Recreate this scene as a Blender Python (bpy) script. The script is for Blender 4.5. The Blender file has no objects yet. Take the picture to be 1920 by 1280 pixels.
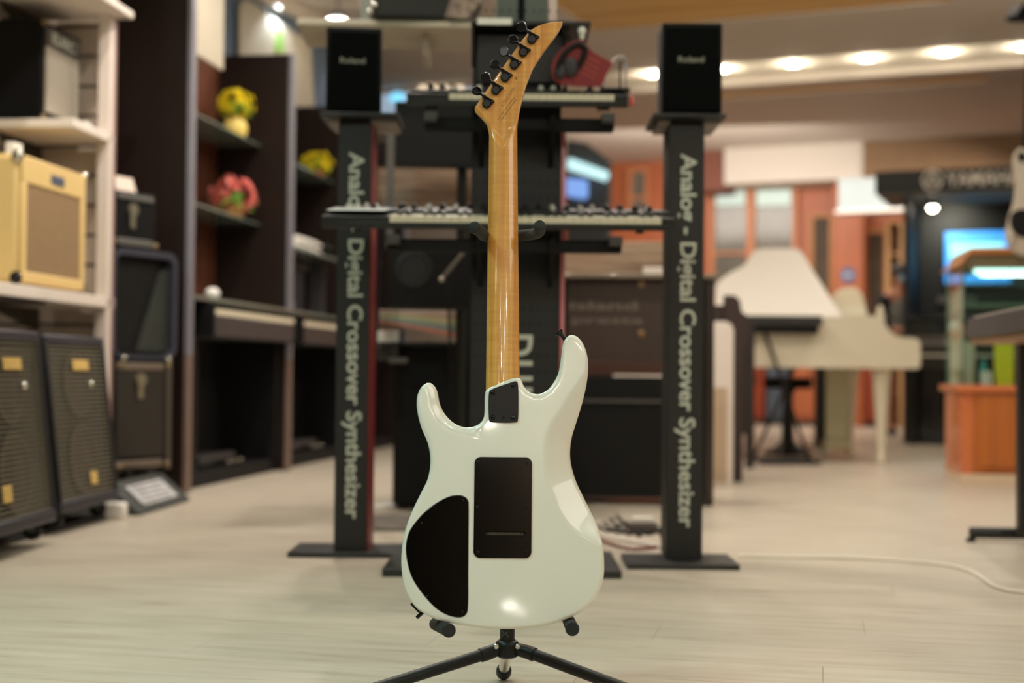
import bpy, bmesh, math, random
import numpy as np
from mathutils import Vector, Matrix
from mathutils.geometry import delaunay_2d_cdt
random.seed(7)
C = bpy.context.scene.collection
SC = bpy.context.scene
PI = math.pi
R = math.radians

# ------------------------------------------------------------------ camera
CAMZ = 0.55
F = 2667.0
cd = bpy.data.cameras.new('camera'); cam = bpy.data.objects.new('camera', cd); C.objects.link(cam)
cd.sensor_width = 36; cd.lens = 50; cd.clip_end = 100; cd.clip_start = 0.05
CM = (Matrix.Rotation(R(90 + 1.29), 3, 'X') @ Matrix.Rotation(R(0.5), 3, 'Z'))
cam.matrix_world = Matrix.Translation((0, 0, CAMZ)) @ CM.to_4x4()
cd.dof.use_dof = True; cd.dof.focus_distance = 2.335; cd.dof.aperture_fstop = 2.5; cd.dof.aperture_blades = 0
SC.camera = cam
CP = Vector((0, 0, CAMZ))

# ------------------------------------------------------------------ world + large lights + exposure
w = bpy.data.worlds.new('world'); SC.world = w; w.use_nodes = True
w.node_tree.nodes['Background'].inputs[0].default_value = (1.0, 0.86, 0.68, 1)
w.node_tree.nodes['Background'].inputs[1].default_value = 0.10
SC.view_settings.view_transform = 'Standard'; SC.view_settings.look = 'None'
SC.view_settings.gamma = 1; SC.view_settings.use_curve_mapping = False
SC.view_settings.exposure = 0.12

def area(name, loc, target, sx, sy, power, col):
    l = bpy.data.lights.new(name, 'AREA'); l.shape = 'RECTANGLE'; l.size = sx; l.size_y = sy; l.energy = power; l.color = col
    o = bpy.data.objects.new(name, l); C.objects.link(o); o.location = loc
    d = Vector(target) - Vector(loc); o.rotation_euler = d.to_track_quat('-Z', 'Y').to_euler(); return o
WARM = (1.0, 0.91, 0.81); COOL = (0.74, 1.0, 0.92); NEUT = (1.0, 0.91, 0.81)
area('ceiling_panel_light', (-1.9, 0.7, 3.0), (-1.0, 2.2, 0.1), 0.6, 1.2, 32, (0.60, 1.0, 0.92))
area('ceiling_panel_light', (2.7, 0.0, 2.9), (0.1, 2.4, 0.5), 3.0, 1.8, 49, NEUT)
area('ceiling_panel_light', (0.3, 3.3, 3.05), (0.3, 3.6, 0), 1.2, 0.6, 12, (0.85, 1.0, 0.80))
area('ceiling_panel_light', (1.2, 6.6, 3.05), (1.2, 6.0, 0), 1.6, 0.5, 24, WARM)
area('ceiling_panel_light', (-0.3, 8.0, 3.05), (-0.5, 8.0, 0), 1.2, 0.5, 30, WARM)
area('ceiling_panel_light', (3.0, 8.6, 3.05), (2.4, 9.2, 0), 2.0, 0.6, 44, WARM)
area('body_glint_light', (0.00, -8.0, 1.40), (0.05, 2.3, 0.2), 0.10, 0.045, 0.7, NEUT)  # unseen small lamps, added for the glint on the guitar body
area('body_glint_light', (0.14, -8.0, 1.35), (0.05, 2.3, 0.2), 0.12, 0.035, 0.6, NEUT)
area('ceiling_panel_light', (4.0, 14.0, 2.65), (3.6, 15.5, 0), 2.0, 0.6, 28, WARM)
area('ceiling_panel_light', (1.8, 14.2, 2.65), (2.4, 17.0, 0.6), 2.5, 0.6, 50, WARM)

def spot(loc, power, col=WARM, rad=0.035, name='downlight_or_fill_lamp', size=150, tgt=None):  # serves shop downlights and a few added fill spots
    l = bpy.data.lights.new(name, 'SPOT'); l.energy = power; l.color = col; l.shadow_soft_size = rad
    l.spot_size = R(size); l.spot_blend = 0.6
    o = bpy.data.objects.new(name, l); C.objects.link(o); o.location = loc
    if tgt: o.rotation_euler = (Vector(tgt) - Vector(loc)).to_track_quat('-Z', 'Y').to_euler()
    return o
# rows of ceiling spots over the shop floor (beside and behind the photographer)
for i, (x, y) in enumerate([(0.55, 0.2), (1.0, 0.25), (1.45, 0.3), (-0.5, -0.6), (-0.95, -0.5), (2.2, 2.6), (2.6, 1.7), (-1.2, 4.2), (-0.6, 5.0), (1.6, 4.9), (-0.9, 6.6), (0.3, 6.0)]):
    spot((x, y, 3.02), (70 if x > 1.5 else (78 if x < 0 else 40)) if y > 3 else 13, WARM if y > 3 else NEUT)
for i, (x, y) in enumerate([(-.55, -5.6), (-.2, -7.4), (.25, -6.2), (.6, -5.0), (1.6, -6.8), (2.6, -5.2), (-1.8, -6.4), (3.4, -3.0), (-3.2, -3.4), (1.2, -4.2), (-1.0, -4.6)]):
    l = bpy.data.lights.new('rear_downlight', 'POINT'); l.energy = 12; l.color = NEUT; l.shadow_soft_size = .07
    o = bpy.data.objects.new('rear_downlight', l); C.objects.link(o); o.location = (x, y, 2.95)

spot((-1.7, 1.5, 2.7), 80, (0.35, 1.0, 0.98), .15, size=62, tgt=(-0.95, 2.15, 0))  # unseen teal spot added to tint the near left floor
spot((-0.7, 3.3, 3.0), 60, WARM, .06, size=44, tgt=(-1.85, 5.7, 1.2))  # unseen spot added to brighten the slat wall
# ------------------------------------------------------------------ pixel helpers: a pixel and a real depth give a point
def ray(px, py):
    d = CM @ Vector(((px - 960) / F, -(py - 640) / F, -1.0)); return d
def at(px, py, Y):
    d = ray(px, py); return CP + d * (Y / d.y)
def at_z(px, py, z=0.0):
    d = ray(px, py); return CP + d * ((z - CAMZ) / d.z)
def at_plane(px, py, p0, n):
    d = ray(px, py); return CP + d * ((p0 - CP).dot(n) / d.dot(n))
def zat(py, Y, px=960): return at(px, py, Y).z
def frame(loc, rotz=0.0, rx=0.0):
    return Matrix.Translation(loc) @ Matrix.Rotation(rotz, 4, 'Z') @ Matrix.Rotation(rx, 4, 'X')

# ------------------------------------------------------------------ materials
def lin(c):
    return tuple(((v / 255) / 12.92 if v / 255 <= 0.04045 else ((v / 255 + 0.055) / 1.055) ** 2.4) for v in c) + (1,)
MATS = {}
def mat(name, col, rough=0.5, metal=0.0, var=0.0, scale=8.0, stretch=(1, 1, 1), col2=None, coat=0.0, bump=0.0, emit=0.0,
        trans=0.0, spec=0.5, rnd=0.0, rvar=0.0):
    if name in MATS: return MATS[name]
    m = bpy.data.materials.new(name); m.use_nodes = True; nt = m.node_tree; N = nt.nodes; L = nt.links
    b = N['Principled BSDF']; c1 = lin(col)
    b.inputs['Roughness'].default_value = rough; b.inputs['Metallic'].default_value = metal
    b.inputs['Specular IOR Level'].default_value = spec
    b.inputs['Coat Weight'].default_value = coat; b.inputs['Coat Roughness'].default_value = 0.04
    b.inputs['Transmission Weight'].default_value = trans
    b.inputs['Base Color'].default_value = c1
    if emit: b.inputs['Emission Color'].default_value = c1; b.inputs['Emission Strength'].default_value = emit
    tc = N.new('ShaderNodeTexCoord'); mp = N.new('ShaderNodeMapping'); mp.inputs['Scale'].default_value = stretch
    L.new(tc.outputs['Object'], mp.inputs[0])
    no = N.new('ShaderNodeTexNoise'); no.inputs['Scale'].default_value = scale; no.inputs['Detail'].default_value = 5
    L.new(mp.outputs[0], no.inputs['Vector'])
    c2 = lin(col2) if col2 else tuple(min(1, v * (1 + var)) for v in c1[:3]) + (1,)
    c0 = c1 if col2 else tuple(v * (1 - var) for v in c1[:3]) + (1,)
    rp = N.new('ShaderNodeValToRGB'); rp.color_ramp.elements[0].position = 0.35; rp.color_ramp.elements[1].position = 0.65
    rp.color_ramp.elements[0].color = c0; rp.color_ramp.elements[1].color = c2
    L.new(no.outputs['Fac'], rp.inputs[0]); out = rp.outputs[0]
    if rnd:
        oi = N.new('ShaderNodeObjectInfo'); hs = N.new('ShaderNodeHueSaturation'); mr = N.new('ShaderNodeMapRange')
        mr.inputs[3].default_value = 1 - rnd; mr.inputs[4].default_value = 1 + rnd
        L.new(oi.outputs['Random'], mr.inputs[0]); L.new(mr.outputs[0], hs.inputs['Value']); L.new(out, hs.inputs['Color']); out = hs.outputs[0]
    if not emit: L.new(out, b.inputs['Base Color'])
    if rvar:
        mr2 = N.new('ShaderNodeMapRange'); mr2.inputs[3].default_value = rough - rvar; mr2.inputs[4].default_value = rough + rvar
        L.new(no.outputs['Fac'], mr2.inputs[0]); L.new(mr2.outputs[0], b.inputs['Roughness'])
    if bump:
        bp = N.new('ShaderNodeBump'); bp.inputs['Strength'].default_value = bump; bp.inputs['Distance'].default_value = 0.002
        L.new(no.outputs['Fac'], bp.inputs['Height']); L.new(bp.outputs[0], b.inputs['Normal'])
    MATS[name] = m; return m

def maple():
    m = bpy.data.materials.new('maple'); m.use_nodes = True; nt = m.node_tree; N = nt.nodes; L = nt.links
    b = N['Principled BSDF']; b.inputs['Roughness'].default_value = 0.28; b.inputs['Coat Weight'].default_value = 1.0; b.inputs['Coat Roughness'].default_value = 0.03
    tc = N.new('ShaderNodeTexCoord')
    mp = N.new('ShaderNodeMapping'); mp.inputs['Scale'].default_value = (90, 30, 1.6); L.new(tc.outputs['Object'], mp.inputs[0])
    n1 = N.new('ShaderNodeTexNoise'); n1.inputs['Scale'].default_value = 1.6; n1.inputs['Detail'].default_value = 6; L.new(mp.outputs[0], n1.inputs['Vector'])
    r1 = N.new('ShaderNodeValToRGB'); r1.color_ramp.elements[0].position = .3; r1.color_ramp.elements[1].position = .7
    r1.color_ramp.elements[0].color = lin((208, 138, 56)); r1.color_ramp.elements[1].color = lin((234, 176, 92)); L.new(n1.outputs['Fac'], r1.inputs[0])
    mp2 = N.new('ShaderNodeMapping'); mp2.inputs['Scale'].default_value = (14, 8, 160); L.new(tc.outputs['Object'], mp2.inputs[0])
    n2 = N.new('ShaderNodeTexNoise'); n2.inputs['Scale'].default_value = 1.0; n2.inputs['Detail'].default_value = 2; L.new(mp2.outputs[0], n2.inputs['Vector'])
    mx = N.new('ShaderNodeMixRGB'); mx.blend_type = 'MULTIPLY'; mx.inputs[0].default_value = 0.35
    r2 = N.new('ShaderNodeValToRGB'); r2.color_ramp.elements[0].position = .38; r2.color_ramp.elements[1].position = .62
    r2.color_ramp.elements[0].color = (.72, .68, .6, 1); L.new(n2.outputs['Fac'], r2.inputs[0])
    L.new(r1.outputs[0], mx.inputs[1]); L.new(r2.outputs[0], mx.inputs[2]); L.new(mx.outputs[0], b.inputs['Base Color'])
    return m
MAPLE = maple()

def floor_mat():
    m = bpy.data.materials.new('pale_wood_floor'); m.use_nodes = True; nt = m.node_tree; N = nt.nodes; L = nt.links
    b = N['Principled BSDF']; b.inputs['Roughness'].default_value = 0.36
    g = N.new('ShaderNodeNewGeometry'); oi = N.new('ShaderNodeObjectInfo')
    mp = N.new('ShaderNodeMapping'); mp.inputs['Rotation'].default_value = (0, 0, R(12)); L.new(g.outputs['Position'], mp.inputs[0])
    mp2 = N.new('ShaderNodeMapping'); mp2.inputs['Scale'].default_value = (2.2, 22, 1); L.new(mp.outputs[0], mp2.inputs[0])
    n1 = N.new('ShaderNodeTexNoise'); n1.inputs['Scale'].default_value = 1.4; n1.inputs['Detail'].default_value = 8; n1.inputs['Roughness'].default_value = .62
    L.new(mp2.outputs[0], n1.inputs['Vector'])
    r1 = N.new('ShaderNodeValToRGB'); e = r1.color_ramp.elements
    e[0].position = .26; e[0].color = lin((170, 156, 138)); e[1].position = .66; e[1].color = lin((206, 196, 180))
    x = e.new(.44); x.color = lin((194, 182, 163)); L.new(n1.outputs['Fac'], r1.inputs[0])
    # small dark knots and streaks
    mp3 = N.new('ShaderNodeMapping'); mp3.inputs['Scale'].default_value = (6, 40, 1); L.new(mp.outputs[0], mp3.inputs[0])
    n3 = N.new('ShaderNodeTexNoise'); n3.inputs['Scale'].default_value = 1.3; n3.inputs['Detail'].default_value = 3; L.new(mp3.outputs[0], n3.inputs['Vector'])
    r3 = N.new('ShaderNodeValToRGB'); r3.color_ramp.elements[0].position = .26; r3.color_ramp.elements[1].position = .34
    r3.color_ramp.elements[0].color = (.62, .58, .52, 1); L.new(n3.outputs['Fac'], r3.inputs[0])
    mx = N.new('ShaderNodeMixRGB'); mx.blend_type = 'MULTIPLY'; mx.inputs[0].default_value = .8; L.new(r1.outputs[0], mx.inputs[1]); L.new(r3.outputs[0], mx.inputs[2])
    hs = N.new('ShaderNodeHueSaturation'); mr = N.new('ShaderNodeMapRange'); mr.inputs[3].default_value = .975; mr.inputs[4].default_value = 1.025
    L.new(oi.outputs['Random'], mr.inputs[0]); L.new(mr.outputs[0], hs.inputs['Value']); L.new(mx.outputs[0], hs.inputs['Color'])
    L.new(hs.outputs[0], b.inputs['Base Color'])
    bp = N.new('ShaderNodeBump'); bp.inputs['Strength'].default_value = .05; bp.inputs['Distance'].default_value = .002
    L.new(n1.outputs['Fac'], bp.inputs['Height']); L.new(bp.outputs[0], b.inputs['Normal'])
    return m
FLOORM = floor_mat()

WHITE_GLOSS = mat('white_gloss_lacquer', (236, 232, 218), 0.22, coat=1.0, var=.01)
BLACK_PLATE = mat('black_gloss_plate', (6, 5, 4), 0.07, coat=.0, var=.1, scale=60, spec=.5)
BLACK_METAL = mat('black_chrome', (44, 45, 48), 0.14, metal=.9, var=.05)
BLACK_SATIN = mat('black_satin_metal', (24, 24, 23), 0.42, metal=.15, var=.08, scale=20)
BLACK_MATTE = mat('black_matte', (8, 8, 8), 0.7, spec=.3, var=.15, scale=20)
FOAM = mat('black_foam', (46, 44, 40), 0.9, var=.25, scale=500, bump=.6)
RUBBER = mat('black_rubber', (22, 22, 22), 0.62, var=.1, scale=60)
CHROME = mat('chrome', (205, 200, 190), 0.14, metal=1, var=.02)
DARKGREEN = mat('dark_greenish_panel', (27, 28, 24), 0.55, var=.06, scale=5, rvar=.05)
BASE_GREY = mat('dark_grey_base', (36, 37, 36), 0.42, var=.06)
LETTER = mat('pale_grey_lettering', (206, 210, 194), 0.6, var=.03)
RED = mat('deep_red_panel', (120, 10, 14), 0.4, var=.08)
PINK = mat('pink_acrylic', (214, 132, 138), 0.2, var=.1, coat=.4)
IVORY = mat('ivory_keys', (222, 214, 190), 0.3, var=.02)
KEYBLACK = mat('black_keys', (14, 14, 14), 0.3, var=.05)
SYNTH = mat('black_synth_body', (20, 21, 19), 0.45, var=.08)
SILVERP = mat('pale_metal_panel', (190, 196, 198), 0.35, metal=.3, var=.05)
PAPER = mat('white_paper', (236, 232, 224), 0.75, var=.02)
DBROWN = mat('dark_brown_laminate', (32, 19, 13), 0.5, spec=.3, var=.12, scale=3, stretch=(6, 6, .4))
MBROWN = mat('brown_back_laminate', (98, 54, 34), 0.5, var=.1, scale=3, stretch=(6, 6, .4))
SILVER_TRIM = mat('brushed_silver_trim', (132, 130, 138), 0.45, metal=.2, var=.05)
BROWN_TRIM = mat('brown_grey_trim', (118, 98, 88), 0.45, var=.06)
GLASS = mat('clear_greenish_glass', (196, 220, 210), 0.05, trans=.9, var=.01)
SHELFW = mat('warm_white_shelf', (226, 214, 202), 0.5, var=.02)
SLATM = mat('greige_slat', (188, 174, 158), 0.6, var=.04, rnd=.03)
TWEED = mat('tan_tolex', (222, 190, 124), 0.55, var=.06, scale=200, bump=.2)
GRILLE = mat('brown_grille_cloth', (156, 128, 92), 0.9, var=.15, scale=60, stretch=(1, 1, 14), col2=(128, 100, 68), bump=.4)
TOLEX = mat('black_tolex', (15, 15, 18), 0.6, var=.15, scale=300, bump=.3)
BLUETRIM = mat('dark_blue_grey_trim', (34, 36, 46), 0.45, var=.08)
GOLD = mat('brass_badge', (214, 180, 104), 0.5, metal=.1, var=.15, scale=80)
CEIL = mat('warm_white_ceiling', (210, 200, 188), 0.8, var=.02, scale=.6)
CEIL_WASH = mat('lamp_washed_trough', (240, 232, 214), 0.8, var=.01)  # whiter than the ceiling: wash of the recessed lamps put into the colour
WOODC = mat('honey_wood_ceiling', (228, 188, 116), 0.5, var=.1, scale=1.2, stretch=(.4, 5, 1), col2=(208, 162, 88))
ORANGE = mat('orange_brown_wood', (186, 104, 64), 0.45, var=.08, scale=2, stretch=(5, 5, .5))
ORANGE2 = mat('red_brown_wood', (150, 62, 34), 0.45, var=.1, scale=2, stretch=(5, 5, .5))
CASEWOOD = mat('amber_case_wood', (178, 98, 34), 0.4, var=.12, scale=2, stretch=(8, 8, .5))
WALLB = mat('blue_grey_wall', (96, 112, 130), 0.7, var=.05, scale=2)
BEIGEB = mat('beige_board', (184, 174, 154), 0.6, var=.03)
BOOTH = mat('near_black_wall', (18, 21, 23), 0.6, var=.08, scale=2)
PIANOW = mat('cream_white_lacquer', (232, 220, 194), 0.2, coat=.8, var=.01)
GREY = mat('mid_grey_plastic', (98, 92, 88), 0.5, var=.05)
DGREY = mat('dark_grey_plastic', (56, 54, 54), 0.5, var=.05)
SKIN = mat('skin', (176, 118, 90), 0.55, var=.05)

# ------------------------------------------------------------------ mesh builder
class MB:
    def __init__(s): s.v = []; s.f = []
    def add(s, vs, fs, M=None):
        o = len(s.v)
        s.v += [tuple(M @ Vector(p)) if M else tuple(p) for p in vs]
        s.f += [tuple(i + o for i in f) for f in fs]; return s
    def box(s, x0, x1, y0, y1, z0, z1, M=None):
        vs = [(x, y, z) for z in (z0, z1) for y in (y0, y1) for x in (x0, x1)]
        return s.add(vs, [(0, 2, 3, 1), (4, 5, 7, 6), (0, 1, 5, 4), (2, 6, 7, 3), (0, 4, 6, 2), (1, 3, 7, 5)], M)
    def prism(s, poly, d0, d1, axis='y', M=None):
        """poly in (x,z) extruded over y (axis y), or in (x,y) extruded over z (axis z)"""
        n = len(poly)
        a = sum(poly[i][0] * poly[(i + 1) % n][1] - poly[(i + 1) % n][0] * poly[i][1] for i in range(n))
        if a < 0: poly = poly[::-1]
        if axis == 'y': vs = [(p[0], d0, p[1]) for p in poly] + [(p[0], d1, p[1]) for p in poly]; flip = False
        elif axis == 'x': vs = [(d0, p[0], p[1]) for p in poly] + [(d1, p[0], p[1]) for p in poly]; flip = True
        else: vs = [(p[0], p[1], d0) for p in poly] + [(p[0], p[1], d1) for p in poly]; flip = True
        fs = [tuple(range(n)), tuple(range(2 * n - 1, n - 1, -1))] + [((i + 1) % n, i, i + n, (i + 1) % n + n) for i in range(n)]
        if flip: fs = [f[::-1] for f in fs]
        return s.add(vs, fs, M)
    def tube(s, pts, r, n=12, caps=True):
        pts = [Vector(p) for p in pts]; rs = r if isinstance(r, (list, tuple)) else [r] * len(pts)
        o = len(s.v); up = None
        for i, p in enumerate(pts):
            t = (pts[min(i + 1, len(pts) - 1)] - pts[max(i - 1, 0)]).normalized()
            if up is None: up = t.orthogonal().normalized()
            else:
                up = (up - t * up.dot(t)); up = up.normalized() if up.length > 1e-6 else t.orthogonal().normalized()
            b = t.cross(up)
            for k in range(n):
                a = 2 * PI * k / n; s.v.append(tuple(p + (up * math.cos(a) + b * math.sin(a)) * rs[i]))
        for i in range(len(pts) - 1):
            for k in range(n):
                k2 = (k + 1) % n; s.f.append((o + i * n + k, o + i * n + k2, o + (i + 1) * n + k2, o + (i + 1) * n + k))
        if caps:
            s.f.append(tuple(o + k for k in range(n))[::-1]); e = o + (len(pts) - 1) * n; s.f.append(tuple(e + k for k in range(n)))
        return s
    def cyl(s, p0, p1, r, n=16): return s.tube([p0, p1], r, n)
    def lathe(s, prof, M=None, n=20):
        """prof: list of (r,z) bottom to top, axis z"""
        vs = [(r * math.cos(2 * PI * k / n), r * math.sin(2 * PI * k / n), z) for r, z in prof for k in range(n)]
        fs = [(i * n + k, i * n + (k + 1) % n, (i + 1) * n + (k + 1) % n, (i + 1) * n + k) for i in range(len(prof) - 1) for k in range(n)]
        fs.append(tuple(range(n))[::-1]); fs.append(tuple((len(prof) - 1) * n + k for k in range(n)))
        return s.add(vs, fs, M)
    def ball(s, c, r, n=12, m=8, sc=(1, 1, 1)):
        prof = [(max(1e-4, r * math.sin(PI * i / m)), -r * math.cos(PI * i / m)) for i in range(m + 1)]
        return s.lathe(prof, Matrix.Translation(c) @ Matrix.Diagonal((sc[0], sc[1], sc[2], 1)), n)
    def mesh(s, name, mt, angle=35):
        me = bpy.data.meshes.new(name); me.from_pydata(s.v, [], s.f); me.materials.append(mt)
        bm = bmesh.new(); bm.from_mesh(me); bmesh.ops.recalc_face_normals(bm, faces=bm.faces); bm.to_mesh(me); bm.free()
        me.polygons.foreach_set('use_smooth', [True] * len(me.polygons)); me.set_sharp_from_angle(angle=R(angle)); me.update(); return me
    def build(s, name, mt, parent=None, bevel=0.0, angle=35, kind=None, M=None, seg=2):
        me = s.mesh(name, mt, angle); o = bpy.data.objects.new(name, me); C.objects.link(o)
        if M is not None: o.matrix_world = M
        if parent: o.parent = parent
        if bevel:
            b = o.modifiers.new('bevel', 'BEVEL'); b.width = bevel; b.segments = seg; b.limit_method = 'ANGLE'; b.angle_limit = R(40); b.harden_normals = False
        if kind: o['kind'] = kind
        return o
def place(name, me, parent, M=None):
    o = bpy.data.objects.new(name, me); C.objects.link(o); o.parent = parent
    if M is not None: o.matrix_local = M
    return o
def thing(name, label, cat, loc=(0, 0, 0), rotz=0.0, group=None, rx=0.0):
    o = bpy.data.objects.new(name, None); C.objects.link(o); o.empty_display_size = .05
    o.matrix_world = frame(loc, rotz, rx); o['label'] = label; o['category'] = cat
    if group: o['group'] = group
    return o
def tag(o, label, cat, group=None):
    o['label'] = label; o['category'] = cat
    if group: o['group'] = group
    return o
def struct(o, label=None):
    o['kind'] = 'structure'
    if label: o['label'] = label
    return o
def boxo(name, mt, parent, x0, x1, y0, y1, z0, z1, bevel=0.0, **k):
    return MB().box(x0, x1, y0, y1, z0, z1).build(name, mt, parent, bevel, **k)

def rrect(x0, x1, z0, z1, r, n=5):
    out = []
    for cx, cz, a0 in ((x1 - r, z1 - r, 0), (x0 + r, z1 - r, 90), (x0 + r, z0 + r, 180), (x1 - r, z0 + r, 270)):
        for i in range(n + 1):
            a = R(a0 + 90 * i / n); out.append((cx + r * math.cos(a), cz + r * math.sin(a)))
    return out

def text_mb(s, wd, ht, depth=0.001, off=0.0, rot=False, res=3, spacing=1.0):
    """flat lettering centred on the origin in the x-z plane, read from -y; rot: turned a quarter clockwise"""
    cu = bpy.data.curves.new('t', 'FONT'); cu.body = s; cu.resolution_u = res; cu.offset = off; cu.space_character = spacing
    ob = bpy.data.objects.new('t', cu); C.objects.link(ob)
    dg = bpy.context.evaluated_depsgraph_get(); me = bpy.data.meshes.new_from_object(ob.evaluated_get(dg))
    vs = np.array([v.co[:] for v in me.vertices]); fs = [tuple(p.vertices) for p in me.polygons]
    bpy.data.objects.remove(ob); bpy.data.curves.remove(cu); bpy.data.meshes.remove(me)
    lo = vs.min(0); hi = vs.max(0)
    x = (vs[:, 0] - (lo[0] + hi[0]) / 2) * wd / (hi[0] - lo[0]); z = (vs[:, 1] - (lo[1] + hi[1]) / 2) * ht / (hi[1] - lo[1])
    if rot: x, z = z, -x
    m = MB(); m.v = [(a, -depth, b) for a, b in zip(x.tolist(), z.tolist())]; m.f = fs
    return m

def catmull(pts, step, closed=True):
    out = []; n = len(pts)
    for i in range(n if closed else n - 1):
        if closed: p0, p1, p2, p3 = pts[i - 1], pts[i], pts[(i + 1) % n], pts[(i + 2) % n]
        else: p0, p1, p2, p3 = pts[max(i - 1, 0)], pts[i], pts[i + 1], pts[min(i + 2, n - 1)]
        p0, p1, p2, p3 = map(np.array, (p0, p1, p2, p3))
        def tj(t, a, b): return t + max(1e-9, np.linalg.norm(b - a)) ** .5
        t0 = 0; t1 = tj(t0, p0, p1); t2 = tj(t1, p1, p2); t3 = tj(t2, p2, p3)
        k = max(1, int(round(np.linalg.norm(p2 - p1) / step)))
        for j in range(k):
            t = t1 + (t2 - t1) * j / k
            A1 = (t1 - t) / (t1 - t0) * p0 + (t - t0) / (t1 - t0) * p1; A2 = (t2 - t) / (t2 - t1) * p1 + (t - t1) / (t2 - t1) * p2
            A3 = (t3 - t) / (t3 - t2) * p2 + (t - t2) / (t3 - t2) * p3
            B1 = (t2 - t) / (t2 - t0) * A1 + (t - t0) / (t2 - t0) * A2; B2 = (t3 - t) / (t3 - t1) * A2 + (t - t1) / (t3 - t1) * A3
            q = (t2 - t) / (t2 - t1) * B1 + (t - t1) / (t2 - t1) * B2
            out.append((float(q[0]), float(q[1])))
    if not closed: out.append(tuple(pts[-1]))
    return out
def inside(poly, P):
    P = np.asarray(P); x, y = P[:, 0], P[:, 1]; c = np.zeros(len(P), bool); n = len(poly)
    for i in range(n):
        x1, y1 = poly[i]; x2, y2 = poly[i - 1]
        k = ((y1 > y) != (y2 > y)) & (x < (x2 - x1) * (y - y1) / (y2 - y1 + 1e-15) + x1); c ^= k
    return c
def dist(line, P, closed=False):
    P = np.asarray(P, float); best = np.full(len(P), 1e9); n = len(line)
    for i in range(n if closed else n - 1):
        a = np.array(line[i]); b = np.array(line[(i + 1) % n]); ab = b - a
        t = np.clip(((P - a) @ ab) / max(1e-12, ab @ ab), 0, 1); d = np.linalg.norm(P - (a + t[:, None] * ab), axis=1); best = np.minimum(best, d)
    return best
def inset(poly, d):
    n = len(poly); out = []
    a = sum(poly[i][0] * poly[(i + 1) % n][1] - poly[(i + 1) % n][0] * poly[i][1] for i in range(n)); sg = 1 if a > 0 else -1
    for i in range(n):
        p0, p2 = poly[i - 1], poly[(i + 1) % n]; tx, tz = p2[0] - p0[0], p2[1] - p0[1]; l = math.hypot(tx, tz) or 1
        out.append((poly[i][0] - sg * tz / l * d, poly[i][1] + sg * tx / l * d))
    return out
def cap(mb, poly, yfn, step=None, flip=False, hole=None):
    pts = list(poly); n = len(pts); ed = [(i, (i + 1) % n) for i in range(n)]
    if hole: h0 = len(pts); pts += list(hole); ed += [(h0 + i, h0 + (i + 1) % len(hole)) for i in range(len(hole))]
    if step:
        A = np.array(poly); g = [(x, z) for x in np.arange(A[:, 0].min(), A[:, 0].max(), step) for z in np.arange(A[:, 1].min(), A[:, 1].max(), step)]
        G = np.array(g); k = inside(poly, G); G = G[k]; k = dist(poly, G, True) > step * .6; pts += [tuple(p) for p in G[k]]
    r = delaunay_2d_cdt([Vector(p) for p in pts], ed, [], 1, 1e-7)
    vs = [(p.x, p.y) for p in r[0]]; ys = yfn(np.array(vs)); fs = [tuple(f) for f in r[2]]
    if hole:
        cs = np.array([np.mean([vs[i] for i in f], axis=0) for f in fs]); kk = ~inside(hole, cs); fs = [f for f, q in zip(fs, kk) if q]
    # orient to -y
    o = []
    for f in fs:
        a, b, c = (vs[i] for i in f[:3]); ar = (b[0] - a[0]) * (c[1] - a[1]) - (c[0] - a[0]) * (b[1] - a[1])
        ff = f if ar > 0 else f[::-1]; o.append(ff[::-1] if flip else ff)
    mb.add([(v[0], float(y), v[1]) for v, y in zip(vs, ys)], o)
def slab(poly, thick, r=0.0, depth=None, step=None, rings=4, y0=0.0, hole=None, rf=None):
    """board in the x-z plane, near face at y0 (rounded edge r, relief depth(P)), far face at y0+thick"""
    mb = MB(); dp = depth or (lambda P: np.zeros(len(P)))
    n = len(poly); a = sum(poly[i][0] * poly[(i + 1) % n][1] - poly[(i + 1) % n][0] * poly[i][1] for i in range(n))
    if a < 0: poly = poly[::-1]
    rf = r if rf is None else rf
    L = []
    K = rings if r else 0
    for k in range(K + 1):
        t = PI / 2 * k / K if K else 0
        L.append((inset(poly, r * (1 - math.sin(t))) if K else poly, r * (1 - math.cos(t)) if K else 0))
    rows = []
    for q, yy in L: rows.append([(p[0], y0 + yy + float(d), p[1]) for p, d in zip(q, dp(np.array(q)))])
    KF = rings if rf else 0
    for k in range(KF + 1):
        t = PI / 2 * k / KF if KF else 0
        q = inset(poly, rf * (1 - math.cos(t))) if KF else poly
        rows.append([(p[0], y0 + thick - (rf * (1 - math.sin(t)) if KF else 0), p[1]) for p in q])
    o = len(mb.v)
    for row in rows: mb.v += row
    for i in range(len(rows) - 1):
        for j in range(n):
            j2 = (j + 1) % n; mb.f.append((o + i * n + j2, o + i * n + j, o + (i + 1) * n + j, o + (i + 1) * n + j2))
    q0 = L[0][0]
    cap(mb, q0, lambda P: y0 + dp(P), step, hole=hole)
    ql = inset(poly, rf) if KF else poly
    cap(mb, ql, lambda P: np.full(len(P), y0 + thick), None, flip=True)
    if hole:
        hn = len(hole); b = len(mb.v); mb.v += [(p[0], y0, p[1]) for p in hole] + [(p[0], y0 + thick, p[1]) for p in hole]
        ha = sum(hole[i][0] * hole[(i + 1) % hn][1] - hole[(i + 1) % hn][0] * hole[i][1] for i in range(hn))
        for j in range(hn):
            j2 = (j + 1) % hn; f = (b + j, b + j2, b + hn + j2, b + hn + j); mb.f.append(f if ha > 0 else f[::-1])
    return mb
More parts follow.
